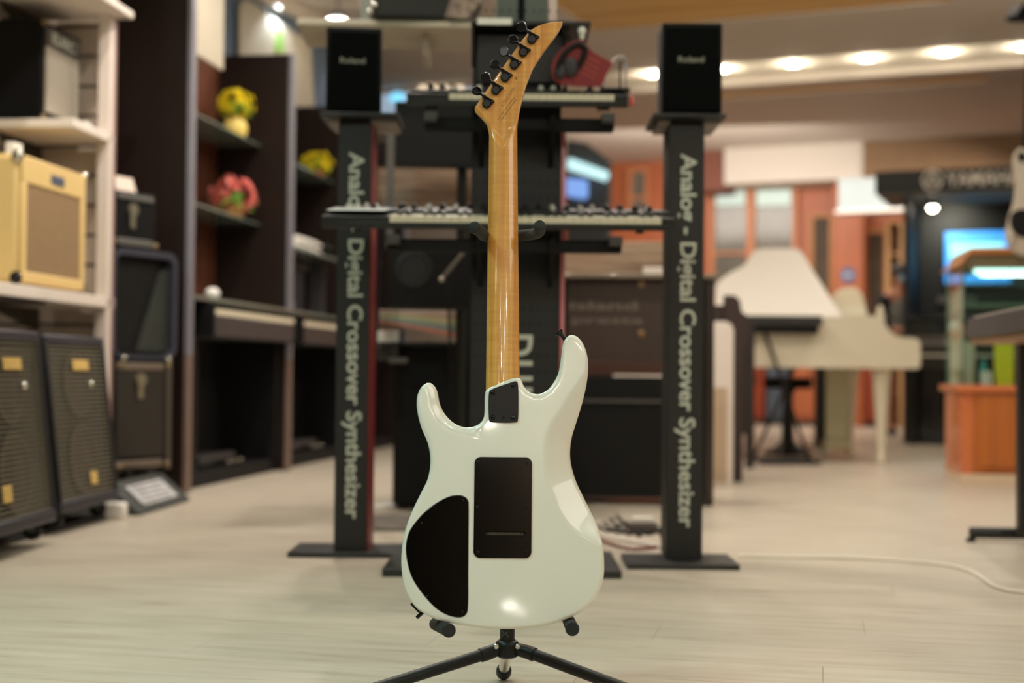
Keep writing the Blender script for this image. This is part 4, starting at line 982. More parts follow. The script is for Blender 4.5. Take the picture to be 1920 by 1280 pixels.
cable('pale_floor_cable', 'long pale cable snaking across the floor on the right', [(1384, 1042), (1480, 1044), (1600, 1046), (1700, 1052), (1780, 1060), (1822, 1072), (1848, 1088), (1872, 1102), (1925, 1112), (1990, 1112)], .0045, mat('pale_cable', (246, 236, 222), .5))

# ================================================================== LEFT: SHELVING UNIT WITH AMPLIFIERS
SA = R(-6.2); SO = Vector((-1.63, 5.75, 0)); SM = frame(SO, SA)
def S3(x, y, z): return SM @ Vector((x, y, z))
su = thing('shelving_unit', 'pale slatwall shelving unit along the left side, carrying guitar amplifiers', 'shelving', SO, SA)
MB().box(-.05, .0, -.03, .02, .0, 2.6).build('post', mat('pale_post', (214, 200, 190), .45, var=.03), su, .003)
MB().box(-.075, -.05, .03, .05, .0, 2.6).build('slotted_upright', mat('grey_upright', (128, 120, 110), .5), su)
MB().box(-.002, .004, .022, .03, 0, 2.6).build('thin_red_strip', mat('dusty_pink', (150, 112, 104), .5), su)
sme = MB().box(-.85, -.075, .09, .105, .004, .114).mesh('slat', SLATM)
for k in range(22): place('slat', sme, su, Matrix.Translation((0, 0, .12 + .1235 * k)))
MB().box(-.9, -.07, .106, .13, 0, 2.6).build('backing_board', mat('slat_groove', (104, 94, 84), .8), su)
Z3, Z2, Z1 = .845, 1.505, 1.985
MB().box(-.50, .0, -1.9, .05, Z3 - .045, Z3).build('shelf', SHELFW, su, .004)
MB().box(-.50, .0, -.37, .04, Z2 - .035, Z2).build('shelf', SHELFW, su, .004)
MB().box(-.50, .065, -1.9, .05, Z1, Z1 + .03).build('shelf', SHELFW, su, .004)
for z in (Z3 - .045, Z2 - .035, Z1):
    MB().prism([(.08, z), (-.30, z), (-.25, z - .03), (.08, z - .09)], -.35, -.33, 'x').build('shelf_bracket', mat('dark_bracket', (60, 54, 46), .5), su, .002)
MB().box(-.86, -.84, -1.9, .1, 0, 2.6).build('side_board', SLATM, su)
MB().box(-.5, -.02, -1.9, -.55, Z3 - .06, Z3 - .045).build('under_shelf_rail', mat('dark_bracket', (60, 54, 46)), su)

# small black amplifier on the middle shelf
am = thing('black_combo_amplifier', 'black combo amplifier with silver grille on the middle left shelf', 'amplifier', S3(-.15, -.30, Z2), SA)
aw, ah, ad = .34, .40, .34
MB().box(-ad, -.01, 0, aw, .008, ah).build('cabinet', mat('black_tolex_dark', (6, 6, 6), .7, spec=.2, var=.1, scale=300), am, .012)
MB().box(-.012, -.002, .02, aw - .03, .045, ah - .10).build('grille_cloth', mat('silver_grille', (176, 166, 150), .7, var=.1, scale=40), am)
sm = MB().box(-.003, .002, .02, aw - .03, 0, .0035).mesh('grille_wire', mat('light_wire', (206, 200, 186), .5))
for k in range(22): place('grille_wire', sm, am, Matrix.Translation((0, 0, .05 + .0112 * k)))
MB().box(-.012, .0, .02, aw - .03, ah - .095, ah - .025).build('badge_panel', mat('panel_grey', (70, 64, 56), .5), am, .002)
t = text_mb('ELARC', .20, .045, 0, .015).build('badge_lettering', LETTER, am); t.matrix_local = Matrix.Translation((.002, .16, ah - .06)) @ Matrix.Rotation(R(90), 4, 'Z')
for y in (0.01, aw - .01):
    for z in (.02, ah - .012):
        MB().ball((-.012, y, z), .014).build('corner_cap', mat('dull_brass', (120, 104, 76), .35, metal=.7), am)
MB().tube([(-.22, .05, ah), (-.2, .05, ah + .012), (-.1, .05, ah + .012), (-.08, .05, ah)], .007, 8).build('handle', RUBBER, am)
for x in (-.3, -.04):
    for y in (.04, aw - .04): MB().cyl((x, y, 0), (x, y, .01), .012, 10).build('foot', RUBBER, am)
o = MB().box(-.002, .004, 0, .075, 0, .035).build('white_price_tag', PAPER); o.matrix_world = SM @ Matrix.Translation((-.07, -.12, Z2 + .0)) ; tag(o, 'white price tag standing at the corner of the black amplifier', 'tag')

# tan amplifier on the lower shelf
tm = thing('tan_combo_amplifier', 'tan combo amplifier with brown grille cloth on the lower left shelf', 'amplifier', S3(-.035, -.72, Z3), SA)
aw, ah, ad = .56, .475, .27
MB().box(-ad, -.012, 0, aw, .01, ah).build('cabinet', TWEED, tm, .022, seg=3)
fr = MB(); b = .055
slab_y = MB()
MB().box(-.014, -.001, 0.004, aw - .004, ah - .105, ah - .006).build('top_rail', TWEED, tm, .006)
MB().box(-.014, -.001, .004, aw - .004, .014, .055).build('bottom_rail', TWEED, tm, .006)
MB().box(-.014, -.001, .004, .045, .05, ah - .1).build('side_rail', TWEED, tm, .006); MB().box(-.014, -.001, aw - .045, aw - .004, .05, ah - .1).build('side_rail', TWEED, tm, .006)
MB().box(-.014, -.006, .044, aw - .044, .052, ah - .102).build('grille_cloth', GRILLE, tm)
MB().box(-.002, .002, aw * .42, aw * .62, ah - .08, ah - .045).build('badge', mat('blue_grey_badge', (70, 82, 104), .4), tm, .001)
for y in (.0, aw - .0):
    for z in (.03, ah - .01): MB().ball((-.02, y, z), .024, sc=(1, .6, 1)).build('corner_cap', CHROME if z > .2 else BLACK_METAL, tm)
MB().tube([(-.15, .16, ah), (-.15, .18, ah + .02), (-.15, aw - .18, ah + .02), (-.15, aw - .16, ah)], .009, 8).build('handle', BLACK_SATIN, tm)
for x in (-.24, -.05):
    for y in (.05, aw - .05): MB().cyl((x, y, 0), (x, y, .012), .014, 10).build('foot', RUBBER, tm)
o = MB().box(-.03, 0, 0, .07, 0, .05).build('white_price_tag', PAPER); o.matrix_world = SM @ Matrix.Translation((-.10, -.66, Z3 + ah - .001)); tag(o, 'white tag on the top left corner of the tan amplifier', 'tag')

# dark plinth and two bass cabinets leaning back on casters
pm = MB().box(-.70, .19, -2.4, .02, 0, .018).build('black_floor_mat', mat('black_mat', (22, 21, 20), .7, var=.1)); pm.matrix_world = SM; tag(pm, 'black mat on the floor under the two bass cabinets', 'mat')
def basscab(lab, pn, pf, badge2):
    a = at_z(*pn, .075); b = at_z(*pf, .075); w_ = (b - a).length; rz = math.atan2(b.y - a.y, b.x - a.x) - PI / 2
    t = thing('bass_cabinet', lab, 'speaker cabinet', (a.x, a.y, .018), rz)
    Mt = Matrix.Translation((0, 0, .055)) @ Matrix.Rotation(R(-6.5), 4, 'Y')
    h = .60; d = .36
    def b_(name, mt, *bxs, bev=0.0, kind=None):
        m = MB()
        for q in bxs: m.box(*q)
        o = m.build(name, mt, t, bev, kind=kind); o.matrix_local = Mt; return o
    b_('cabinet', TOLEX, (-d, -.02, 0, w_, 0, h), bev=.01)
    b_('frame_rail', BLUETRIM, (-.045, .004, 0, w_, h - .035, h), bev=.008); b_('frame_rail', BLUETRIM, (-.045, .004, 0, w_, 0, .04), bev=.008)
    b_('frame_stile', TOLEX, (-.045, .004, 0, .022, .03, h - .03), bev=.006); b_('frame_stile', TOLEX, (-.045, .004, w_ - .022, w_, .03, h - .03), bev=.006)
    b_('baffle', mat('baffle_black', (12, 12, 10), .6, var=.15), (-.022, -.017, .02, w_ - .02, .035, h - .035))
    mg = MB()
    for (cy, cz, r) in ((w_ * .5, .17, .125), (w_ * .5, .43, .115)):
        mg.lathe([(r, 0), (r * 1.02, .006), (r * .9, .006), (r * .6, -.004), (.01, -.004)], Matrix.Translation((-.012, cy, cz)) @ Matrix.Rotation(R(90), 4, 'Y'), 24)
    o = mg.build('speaker_cones', mat('cone_grey', (26, 25, 24)), t); o.matrix_local = Mt
    wm = MB().box(-.006, -.003, .022, w_ - .022, 0, .0021).mesh('grille_bar', mat('grille_bar_metal', (176, 168, 142), .5, metal=0.0))
    for k in range(34): place('grille_bar', wm, t, Mt @ Matrix.Translation((0, 0, .045 + k * .0155)))
    o = MB().box(-.003, .002, w_ * .42, w_ * .68, .478, .515).build('badge', GOLD, t, .002); o.matrix_local = Mt
    if badge2: o = MB().box(-.003, .002, w_ * .55, w_ * .65, .075, .12).build('small_badge', GOLD, t, .002); o.matrix_local = Mt
    else: o = MB().box(-.003, .002, w_ * .25, w_ * .37, .09, .14).build('small_badge', GOLD, t, .002); o.matrix_local = Mt
    o = MB().ball((-.002, w_ * .70, .43), .012).build('tweeter', CHROME, t); o.matrix_local = Mt
    for y in (.07, w_ - .07):
        for x in (-.05, -.32):
            c = MB().lathe([(.026, -.012), (.028, -.01), (.028, .01), (.026, .012)], Matrix.Translation((x, y, .028)) @ Matrix.Rotation(R(90), 4, 'X'), 16).build('caster', RUBBER, t)
            MB().box(x - .012, x + .012, y - .016, y + .016, .028, .062).build('caster_fork', mat('green_grey_metal', (130, 138, 126), .35, metal=.6), c)
    for y in (.12, w_ - .12):
        o = MB().tube([(-.2, y - .04, h), (-.2, y - .03, h + .02), (-.2, y + .03, h + .02), (-.2, y + .04, h)], .008, 8).build('handle', mat('beige_handle', (170, 154, 130), .5), t); o.matrix_local = Mt
basscab('bass cabinet with gold badge leaning back nearest the white post', (114, 962), (222, 936), True)
basscab('bass cabinet with barred grille cut off by the left edge of the photo', (-22, 1012), (106, 974), False)
o = MB().box(-.04, .04, -.03, .03, 0, .06).build('white_adapter', PAPER, None, .01); o.location = at_z(216, 972); tag(o, 'small white adapter on the floor between cabinet caster and black wedge', 'adapter')
o = MB().box(-.06, .06, -.05, .05, 0, .07).build('tan_box', mat('kraft', (172, 138, 100), .7), None, .004); o.matrix_world = SM @ Matrix.Translation((-.50, -.15, .0)) @ Matrix.Translation((0, 0, .6)); o.location.z = zat(644, 5.6); tag(o, 'tan cardboard box behind the top of the two bass cabinets', 'box')

# rack case, amplifier cabinet and head beyond the post
RA = R(-27); RO = Vector((at(212, 640, 5.87).x, 5.87, 0)); RMt = frame(RO, RA)
RW = .375
hc = thing('large_amplifier_cabinet', 'tall dark brown fronted amplifier cabinet with a latch, beside the white post', 'amplifier', (RO.x, RO.y, .0), RA)
zb, zm_, zt2 = .125, .60, 1.06
MB().box(-.24, 0, 0, RW, zb, zm_ - .005).build('cabinet', mat('black_flat', (22, 21, 21)), hc, .01)
MB().box(-.01, .006, .02, RW - .06, zb + .06, zm_ - .055).build('front_panel', mat('olive_brown_front', (34, 28, 19), .6, var=.1), hc, .004)
for z in (zb + .015, zm_ - .05): MB().box(-.01, .010, .02, RW - .07, z, z + .03).build('trim_rail', mat('taupe_trim', (104, 90, 76), .45), hc, .004)
MB().box(-.01, .012, RW - .05, RW - .02, zb, zm_).build('trim_stile', mat('taupe_trim_dark', (70, 62, 54), .45), hc, .004)
lt_ = MB().cyl((.006, RW * .42, zm_ - .09), (.018, RW * .42, zm_ - .09), .028, 16).build('latch', mat('latch_metal', (170, 164, 140), .3, metal=.8), hc); MB().box(.006, .016, RW * .42 - .014, RW * .42 + .014, zm_ - .17, zm_ - .09).build('latch_tongue', MATS['latch_metal'], lt_, .003)
for y in (.04, RW - .04):
    for z in (zb + .02, zm_ - .03): MB().ball((.004, y, z), .016).build('corner_cap', mat('dull_brass', (120, 104, 76)), hc)
for y in (.08, RW - .08):
    for x in (-.06, -.18):
        MB().lathe([(.04, -.014), (.045, 0), (.04, .014)], Matrix.Translation((x, y, .045)) @ Matrix.Rotation(R(90), 4, 'X'), 16).build('caster', RUBBER, hc); MB().box(x - .015, x + .015, y - .02, y + .02, .045, zb).build('caster_fork', DGREY, hc)
rc = thing('rack_case', 'open black rack case with rounded blue grey rim, stacked on the brown fronted cabinet', 'case', (RO.x, RO.y, zm_), RA)
hR = zt2 - zm_
outer = rrect(-.01, RW + .012, 0, hR, .055, 6); inner = rrect(.004, RW - .012, .015, hR - .028, .04, 6)
def yz_ring(outer, inner, x0, x1):
    m = MB(); n = len(outer)
    for i in range(n):
        j = (i + 1) % n; a, b, c, d = outer[i], outer[j], inner[j], inner[i]
        vs = [(x, p[0], p[1]) for x in (x0, x1) for p in (a, b, c, d)]
        m.add(vs, [(0, 1, 2, 3), (4, 7, 6, 5), (0, 4, 5, 1), (2, 6, 7, 3)])
    return m
yz_ring(outer, inner, -.03, .008).build('rim', mat('blue_grey_rim', (56, 57, 68), .4, var=.06), rc)
MB().prism([(p[0], p[1]) for p in outer], -.24, -.031, 'x').build('shell', mat('black_flat', (22, 21, 21)), rc)
MB().prism([(.16, .03), (RW - .02, .03), (RW - .02, hR - .06), (.30, hR - .09)], -.030, -.018, 'x').build('inner_panel', mat('dark_green_panel', (38, 42, 36), .6, var=.1), rc)
for y in (.06, RW - .04): MB().ball((.006, y, -.0), .011).build('stud', CHROME, rc)
hd = thing('amplifier_head', 'small black amplifier head with silver latch on top of the rack case', 'amplifier', RMt @ Vector((0, -.02, zt2)), RA)
wH = .27; zH = .24
MB().box(-.2, 0, 0, wH, .012, zH).build('cabinet', mat('black_tolex_dark', (14, 14, 14)), hd, .012)
MB().box(-.004, .006, .03, wH - .02, .012, .04).build('bottom_rail', mat('grey_rail', (92, 90, 84), .45), hd, .003); MB().box(-.004, .006, .03, wH - .02, zH - .035, zH - .015).build('top_rail', mat('grey_rail', (92, 90, 84)), hd, .003)
l2 = MB().cyl((0, wH * .45, zH * .68), (.012, wH * .45, zH * .68), .026, 16).build('latch', MATS['latch_metal'], hd); MB().box(0, .010, wH * .45 - .013, wH * .45 + .013, zH * .35, zH * .68).build('latch_tongue', MATS['latch_metal'], l2, .003)
for y in (0.01, wH): MB().ball((-.004, y, .02), .016).build('corner_cap', MATS['dull_brass'], hd)
for y in (.05, wH - .05): MB().cyl((-.1, y, 0), (-.1, y, .014), .014, 10).build('foot', RUBBER, hd)
o = MB().box(-.004, 0, 0, .12, 0, .07).build('paper_label', mat('pinkish_paper', (214, 196, 182), .7)); o.matrix_world = RMt @ Matrix.Translation((-.03, .04, zt2 + zH)) @ Matrix.Rotation(R(-20), 4, 'Y'); tag(o, 'creased pinkish paper label lying on the amplifier head', 'label')
# floor wedge
wn, wf = at_z(263, 967), at_z(357, 939)
wl_ = (wf - wn).length; wa = math.atan2(wf.y - wn.y, wf.x - wn.x) - PI / 2
wg = thing('floor_wedge', 'black sloping floor wedge with a pale printed panel, below the brown fronted amplifier cabinet', 'pedal', wn, wa)
MB().prism([(0, 0), (.0, .012), (-.12, .125), (-.17, .125), (-.17, 0)], 0, wl_, 'y').build('body', mat('dark_slate_plastic', (58, 62, 60), .45, var=.06), wg, .006) if False else None
def xz_prism(poly, y0, y1): return MB().prism(poly, y0, y1, 'y')
xz_prism([(0, 0), (.0, .012), (-.12, .115), (-.17, .115), (-.17, 0)], 0, wl_).build('body', mat('dark_slate_plastic', (58, 62, 60), .45, var=.06), wg, .006)
sl_ = math.atan2(.103, .12)
Mw = Matrix.Translation((-.06, wl_ / 2, .0645)) @ Matrix.Rotation(sl_, 4, 'Y')
pp_ = MB().box(-.052, .052, -wl_ * .33, wl_ * .33, 0, .003).build('label_panel', mat('pale_print_panel', (196, 196, 198), .5, var=.25, scale=18), wg, .001); pp_.matrix_local = Mw
for k in range(4):
    q = MB().box(-.04 + k * .024, -.030 + k * .024, -wl_ * .28, wl_ * (.28 - .05 * (k % 2)), .003, .0036).build('print_line', mat('grey_print_line', (120, 116, 114), .6), pp_)

# ================================================================== LEFT: DISPLAY CABINET ROW WITH FLOWERS AND DIGITAL PIANOS
KA = R(-8.2); KO = Vector((-1.455, 6.42, 0)); KM = frame(KO, KA)
kc = thing('display_cabinet_row', 'tall dark brown display cabinets with silver front edges, along the left wall', 'cabinet', KO, KA)
YS = [0, 1.52, 3.06, 4.5]
for i, y in enumerate(YS):
    MB().box(-.44, -.012, y - .035, y, .0, 2.32).build('side_panel', DBROWN, kc, .002)
    MB().box(-.012, .012, y - .04, y + .012, .62, 2.32).build('silver_edge', SILVER_TRIM, kc, .003)
    MB().box(-.012, .012, y - .04, y + .012, .0, .62).build('lower_edge', BROWN_TRIM, kc, .003)
for i in range(3):
    y0, y1 = YS[i], YS[i + 1] - .035
    MB().box(-.44, -.425, y0, y1, .05, 2.32).build('back_panel', MBROWN if i == 0 else DBROWN, kc)
    MB().box(-.42, -.06, y0, y1, 0, .07).build('plinth', BLACK_MATTE, kc)
    for z in (1.372, 1.812): MB().box(-.42, -.17, y0 + .004, y1 - .004, z - .012, z).build('glass_shelf', mat('greenish_shelf_glass', (112, 124, 116), .15, var=.05, coat=.5), kc, .002)
    MB().box(-.42, .02, y0 + .03, y1 - .004, .875, .892).build('glass_shelf', mat('greenish_shelf_glass', (112, 124, 116)), kc, .002)
def dpiano(lab, y0, y1, xf, zk, front):
    t = thing('digital_piano', lab, 'piano', KM @ Vector((0, y0, 0)), KA); w_ = y1 - y0
    MB().box(-.38, xf, 0, w_, zk - .15, zk - .05).build('key_bed', mat('charcoal_front', (60, 58, 58), .45, var=.05), t, .006)
    MB().box(-.38, xf - .14, .03, w_ - .03, zk - .05, zk + .01).build('control_panel', BLACK_MATTE, t, .004)
    for y in (0, w_ - .028): MB().box(-.38, xf + .004, y, y + .028, zk - .155, zk + .012).build('end_block', mat('black_flat', (22, 21, 21)), t, .004)
    n = 36; kw = (w_ - .06) / n
    me = MB().prism([(.004, zk - .05), (.004, zk - .022), (-.14, zk - .022), (-.14, zk - .05)], .0005, kw - .0008, 'y').mesh('white_key', IVORY)
    for k in range(n): place('white_key', me, t, Matrix.Translation((xf - .004, .03 + k * kw, 0)))
    bme = MB().box(-.14, -.05, -.005, .005, zk - .022, zk - .01).mesh('black_key', KEYBLACK)
    for k in range(1, n):
        if k % 7 not in (2, 6): place('black_key', bme, t, Matrix.Translation((xf - .004, .03 + k * kw, 0)))
    MB().box(-.38, -.34, .02, w_ - .02, .07, zk - .15).build('back_board', mat('black_flat', (22, 21, 21)), t)
    for y in (.01, w_ - .05): MB().box(-.36, -.04, y, y + .04, .07, zk - .15).build('leg', mat('black_flat', (22, 21, 21)), t, .004)
    pd = MB().box(-.36, -.15, w_ * .3, w_ * .7, .08, .13).build('pedal_box', DGREY, t, .004)
    for k in range(3): MB().box(-.15, -.06, w_ * .42 + k * .09, w_ * .42 + k * .09 + .03, .09, .105).build('pedal', CHROME, pd, .003)
    return t
dpiano('dark digital piano with white keys in the nearest cabinet bay, below the flower pots', .16, 1.46, .05, .862, None)
dpiano('dark digital piano in the second cabinet bay, mostly hidden by the red sided pillar', 1.66, 3.0, .03, .862, None)
fp = thing('folded_front_panel', 'blue grey instrument panel standing in the second cabinet bay', 'panel', KM @ Vector((-.3, 1.62, .892)), KA)
MB().box(0, .05, 0, 1.0, 0, .30).build('panel', mat('slate_blue_panel', (78, 80, 94), .4, var=.08), fp, .006); MB().box(.05, .10, 0, 1.0, .30, .33).build('top_rail', GREY, fp, .004)
MB().box(.05, .07, .0, 1.0, 0, .03).build('lower_rail', DGREY, fp, .004); q = MB().ball((.07, .62, .07), .03).build('round_knob', PAPER, fp)
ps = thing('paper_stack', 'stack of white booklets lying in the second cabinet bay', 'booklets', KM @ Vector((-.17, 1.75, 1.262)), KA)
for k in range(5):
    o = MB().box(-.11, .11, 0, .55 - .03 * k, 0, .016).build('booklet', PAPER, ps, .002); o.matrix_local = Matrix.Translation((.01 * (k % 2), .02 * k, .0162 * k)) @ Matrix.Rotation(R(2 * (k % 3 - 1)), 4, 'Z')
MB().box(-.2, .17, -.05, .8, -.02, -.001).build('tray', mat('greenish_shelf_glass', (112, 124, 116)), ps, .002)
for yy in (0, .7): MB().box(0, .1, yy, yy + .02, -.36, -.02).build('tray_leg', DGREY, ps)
o = MB().ball((0, 0, .03), .035, sc=(1, 1.3, .85)).build('white_mouse', PAPER); o.matrix_world = KM @ Matrix.Translation((-.05, .42, .892)); tag(o, 'small white rounded object on the glass shelf above the nearest digital piano', 'ornament')
o = MB().box(-.006, .0, 0, .16, 0, .13).build('brochure', mat('pinkish_brochure', (176, 120, 96), .6)); o.matrix_world = KM @ Matrix.Translation((-.30, .62, 1.812)) @ Matrix.Rotation(R(-12), 4, 'Y'); tag(o, 'small leaning brochure left of the yellow flower pot', 'brochure')
o = MB().box(-.006, .0, 0, .22, 0, .09).build('dish', mat('pale_green_dish', (150, 160, 140), .4)); o.matrix_world = KM @ Matrix.Translation((-.22, .58, 1.812)) @ Matrix.Rotation(R(-50), 4, 'Y'); tag(o, 'pale green leaflet lying in front of the leaning brochure', 'leaflet')

# flower pots
def flowers(lab, loc, potcol, bloom, leaf, s, basket=False, seed=1):
    r = random.Random(seed)
    t = thing('flower_pot', lab, 'flowers', loc, 0)
    if basket: MB().lathe([(.030 * s, 0), (.045 * s, .01 * s), (.05 * s, .055 * s), (.046 * s, .06 * s)]).build('basket', potcol, t)
    else: MB().lathe([(.028 * s, 0), (.052 * s, .012 * s), (.068 * s, .05 * s), (.060 * s, .09 * s), (.045 * s, .11 * s), (.052 * s, .12 * s)]).build('vase', potcol, t)
    zc = (.10 if basket else .19) * s
    v = MB()
    for k in range(5):
        a = 2 * PI * k / 5; M = Matrix.Rotation(a, 4, 'Z') @ Matrix.Rotation(R(-28), 4, 'Y')
        v.add([(.0, 0, 0), (.014 * s, -.011 * s, 0), (.030 * s, 0, .003), (.014 * s, .011 * s, 0)], [(0, 1, 2, 3)], M)
        M = Matrix.Rotation(a + .6, 4, 'Z') @ Matrix.Rotation(R(-55), 4, 'Y')
        v.add([(.0, 0, 0), (.010 * s, -.008 * s, 0), (.020 * s, 0, .003), (.010 * s, .008 * s, 0)], [(0, 1, 2, 3)], M)
    bme = v.mesh('blossom', bloom)
    lme = MB().add([(0, 0, 0), (.02 * s, -.010 * s, .004), (.05 * s, 0, 0), (.02 * s, .010 * s, .004)], [(0, 1, 2, 3)]).mesh('leaf', leaf)
    MB().ball((0, 0, zc - .01 * s), .045 * s, sc=(1.2, 1.2, .8)).build('foliage', leaf, t)
    for k in range(64):
        a = r.uniform(0, 2 * PI); e = math.acos(r.uniform(-.75, 1)); R0 = .070 * s * r.uniform(.75, 1.1)
        d = Vector((math.sin(e) * math.cos(a) * 1.25, math.sin(e) * math.sin(a), math.cos(e)))
        M = Matrix.Translation(Vector((0, 0, zc)) + d * R0) @ d.to_track_quat('Z', 'Y').to_matrix().to_4x4()
        place('blossom', bme, t, M)
    for k in range(30):
        a = r.uniform(0, 2 * PI); e = r.uniform(1.5, 2.3)
        d = Vector((math.sin(e) * math.cos(a) * 1.2, math.sin(e) * math.sin(a), math.cos(e)))
        M = Matrix.Translation(Vector((0, 0, zc)) + d * .062 * s) @ Matrix.Rotation(a, 4, 'Z') @ Matrix.Rotation(e - 1.3, 4, 'Y')
        place('leaf', lme, t, M)
    return t
YEL = mat('yellow_petals', (255, 226, 36), .6, var=.15, scale=30); PNK = mat('coral_pink_petals', (238, 132, 122), .6, var=.2, scale=30); LEAF = mat('leaf_green', (104, 150, 44), .6, var=.3, scale=30)
def onk(px, py, z, xl):
    """point at height z on the cabinet-local line x = xl seen at pixel column px"""
    n = KM.to_3x3() @ Vector((1, 0, 0)); p0 = KM @ Vector((xl, 0, 0)); q = at_plane(px, py, p0, n); return Vector((q.x, q.y, z))
flowers('pale yellow vase of bright yellow flowers on the upper glass shelf', onk(441, 245, 1.812, -.25), mat('pale_yellow_vase', (232, 206, 110), .5, var=.05), YEL, LEAF, 1.0, False, 1)
flowers('small basket of coral pink flowers on the lower glass shelf', onk(436, 405, 1.372, -.25), mat('wicker_basket', (186, 140, 80), .7, var=.2, scale=60), PNK, LEAF, 1.28, True, 2)
flowers('small pot of yellow flowers in the second cabinet bay, left of the left pillar', onk(594, 318, 1.812, -.25) - Vector((0, 0, 0)), mat('terracotta_pot', (180, 96, 70), .6), YEL, LEAF, 1.0, True, 3)
# boards on the wall above
o = MB().box(-.01, .01, .05, .92, 2.11, 3.05).build('white_wall_board', BEIGEB, None, .003); o.matrix_world = KM @ Matrix.Translation((-.2, 0, 0)); tag(o, 'white hanging board above the nearest cabinet bay', 'board')
wbp = BM_ @ Vector((-1.58, 0, 0)); wbn = BM_.to_3x3() @ Vector((1, 0, 0))
def onw(px, py): q = bl(at_plane(px, py, wbp, wbn)); return (q.y, q.z)
P = [onw(*p) for p in [(450, 260), (450, 8), (462, -2), (583, 80), (590, 200), (590, 260)]]
bb = thing('large_beige_poster_board', 'large beige board with a green mark on the blue grey wall above the cabinets', 'board', (0, 0, 0)); bb.matrix_world = BM_ @ Matrix.Translation((-1.60, 0, 0))
MB().prism(P, 0, .02, 'x').build('board', BEIGEB, bb, .003)
P = [onw(*p) for p in [(513, 96), (520, 56), (529, 60), (532, 98)]]; MB().prism(P, .02, .024, 'x').build('green_mark', mat('leaf_print', (138, 182, 84), .6), bb)
for i in range(3):
    a = BM_ @ Vector((-1.52, -3.6 + i * 1.1, H - .07)); spot(a, 14, (.75, .88, 1), .03, size=110, tgt=BM_ @ Vector((-1.62, -3.6 + i * 1.1, 1.6)))
cs = thing('corner_spotlight', 'bright ceiling spotlight in the corner above the left speaker', 'light', at(632, 40, 9.6), 0)
MB().lathe([(.055, .0), (.07, .02), (.07, .05), (.04, .06)]).build('housing', SILVER_TRIM, cs); MB().lathe([(.03, -.03), (.06, -.015), (.068, 0), (.068, .004)]).build('lamp_lens', MATS['lamp_glow'], cs)
MB().cyl((0, 0, .06), (0, 0, H - at(632, 40, 9.6).z), .008, 8).build('stem', SILVER_TRIM, cs)

# ================================================================== RIGHT: WHITE GRAND PIANO
gd = 8.95
G0 = at(1725, 692, gd); gpn = thing('white_grand_piano', 'cream white grand piano with its lid raised, on the right', 'piano', (G0.x, gd, 0), 0)
def gl(px, py, D=gd): q = at(px, py, D); return (q.x - G0.x, q.z)
zbot = gl(1500, 689)[1]; ztop = gl(1500, 592)[1]
# spine side with the arm profile on the right
sp_ = [gl(*p) for p in [(1655, 592), (1659, 606), (1666, 618), (1678, 628), (1692, 632), (1716, 634), (1724, 638), (1726, 645), (1726, 686), (1720, 691)]]
L_ = 1.55
side = [(-L_, zbot), (-L_, ztop)] + sp_ + [(sp_[-1][0], zbot)]
MB().prism(side, -.0, .05, 'y').build('spine_side', PIANOW, gpn, .006)
MB().prism(side[1:] if False else [(sp_[0][0] - .05, zbot), (sp_[0][0] - .05, ztop)] + sp_ + [(sp_[-1][0], zbot)], 1.42, 1.47, 'y').build('treble_cheek', PIANOW, gpn, .006)
xk = sp_[0][0]
plan = catmull([(xk, .05), (xk, 1.42), (xk - .25, 1.42), (xk - .55, 1.30), (xk - .8, 1.0), (-L_ + .25, .82), (-L_ + .05, .62), (-L_, .4), (-L_, .05)], .06)
plan = [(xk, .05), (xk, 1.42)] + catmull([(xk - .05, 1.42), (xk - .25, 1.42), (xk - .55, 1.30), (xk - .8, 1.0), (-L_ + .25, .82), (-L_ + .05, .62), (-L_, .40)], .06, False) + [(-L_, .05)]
MB().prism(plan, zbot, ztop, 'z').build('rim', PIANOW, gpn, .004)
MB().box(xk, sp_[-1][0] - .01, .05, 1.42, zbot, zbot + .09).build('key_bed', PIANOW, gpn, .004)
MB().box(xk, xk + .02, .05, 1.42, zbot + .09, ztop - .02).build('fallboard', PIANOW, gpn, .004)
kw = 1.30 / 52
kme = MB().box(-.15, 0, .0008, kw - .0008, 0, .02).mesh('white_key', IVORY)
for k in range(52): place('white_key', kme, gpn, Matrix.Translation((xk + .18, .085 + k * kw, zbot + .09)))
bme = MB().box(-.15, -.05, -.006, .006, .02, .032).mesh('black_key', KEYBLACK)
for k in range(1, 52):
    if k % 7 not in (2, 5): place('black_key', bme, gpn, Matrix.Translation((xk + .18, .085 + k * kw, zbot + .09)))
# lid, hinged on the near long side and raised
ang = R(33)
hp0 = Vector((G0.x, gd + .02, ztop + .012)); hn = Vector((0, -math.sin(ang), math.cos(ang)))
lidpx = [(1580, 594), (1560, 562), (1530, 515), (1504, 473), (1498, 467), (1490, 465), (1440, 465), (1424, 466), (1412, 471), (1405, 484), (1398, 494), (1388, 501), (1366, 512), (1348, 526), (1342, 536), (1342, 594)]
lv = []
for p in lidpx:
    q = at_plane(p[0], p[1], hp0, hn) - Vector((G0.x, gd, 0)); lv.append(q)
m = MB(); n = len(lv); off = hn * .022
m.add([tuple(v) for v in lv] + [tuple(v - off) for v in lv], [tuple(range(n)), tuple(range(2 * n - 1, n - 1, -1))] + [((i + 1) % n, i, i + n, (i + 1) % n + n) for i in range(n)])
m.build('lid', mat('lid_white', (240, 234, 222), .25, coat=.6, var=.01), gpn, .004)
q0 = at_plane(1480, 480, hp0, hn) - Vector((G0.x, gd, 0)); MB().cyl((q0.x, q0.y + .1, ztop), (q0.x, q0.y - .02, q0.z - .03), .01).build('lid_prop', PIANOW, gpn)
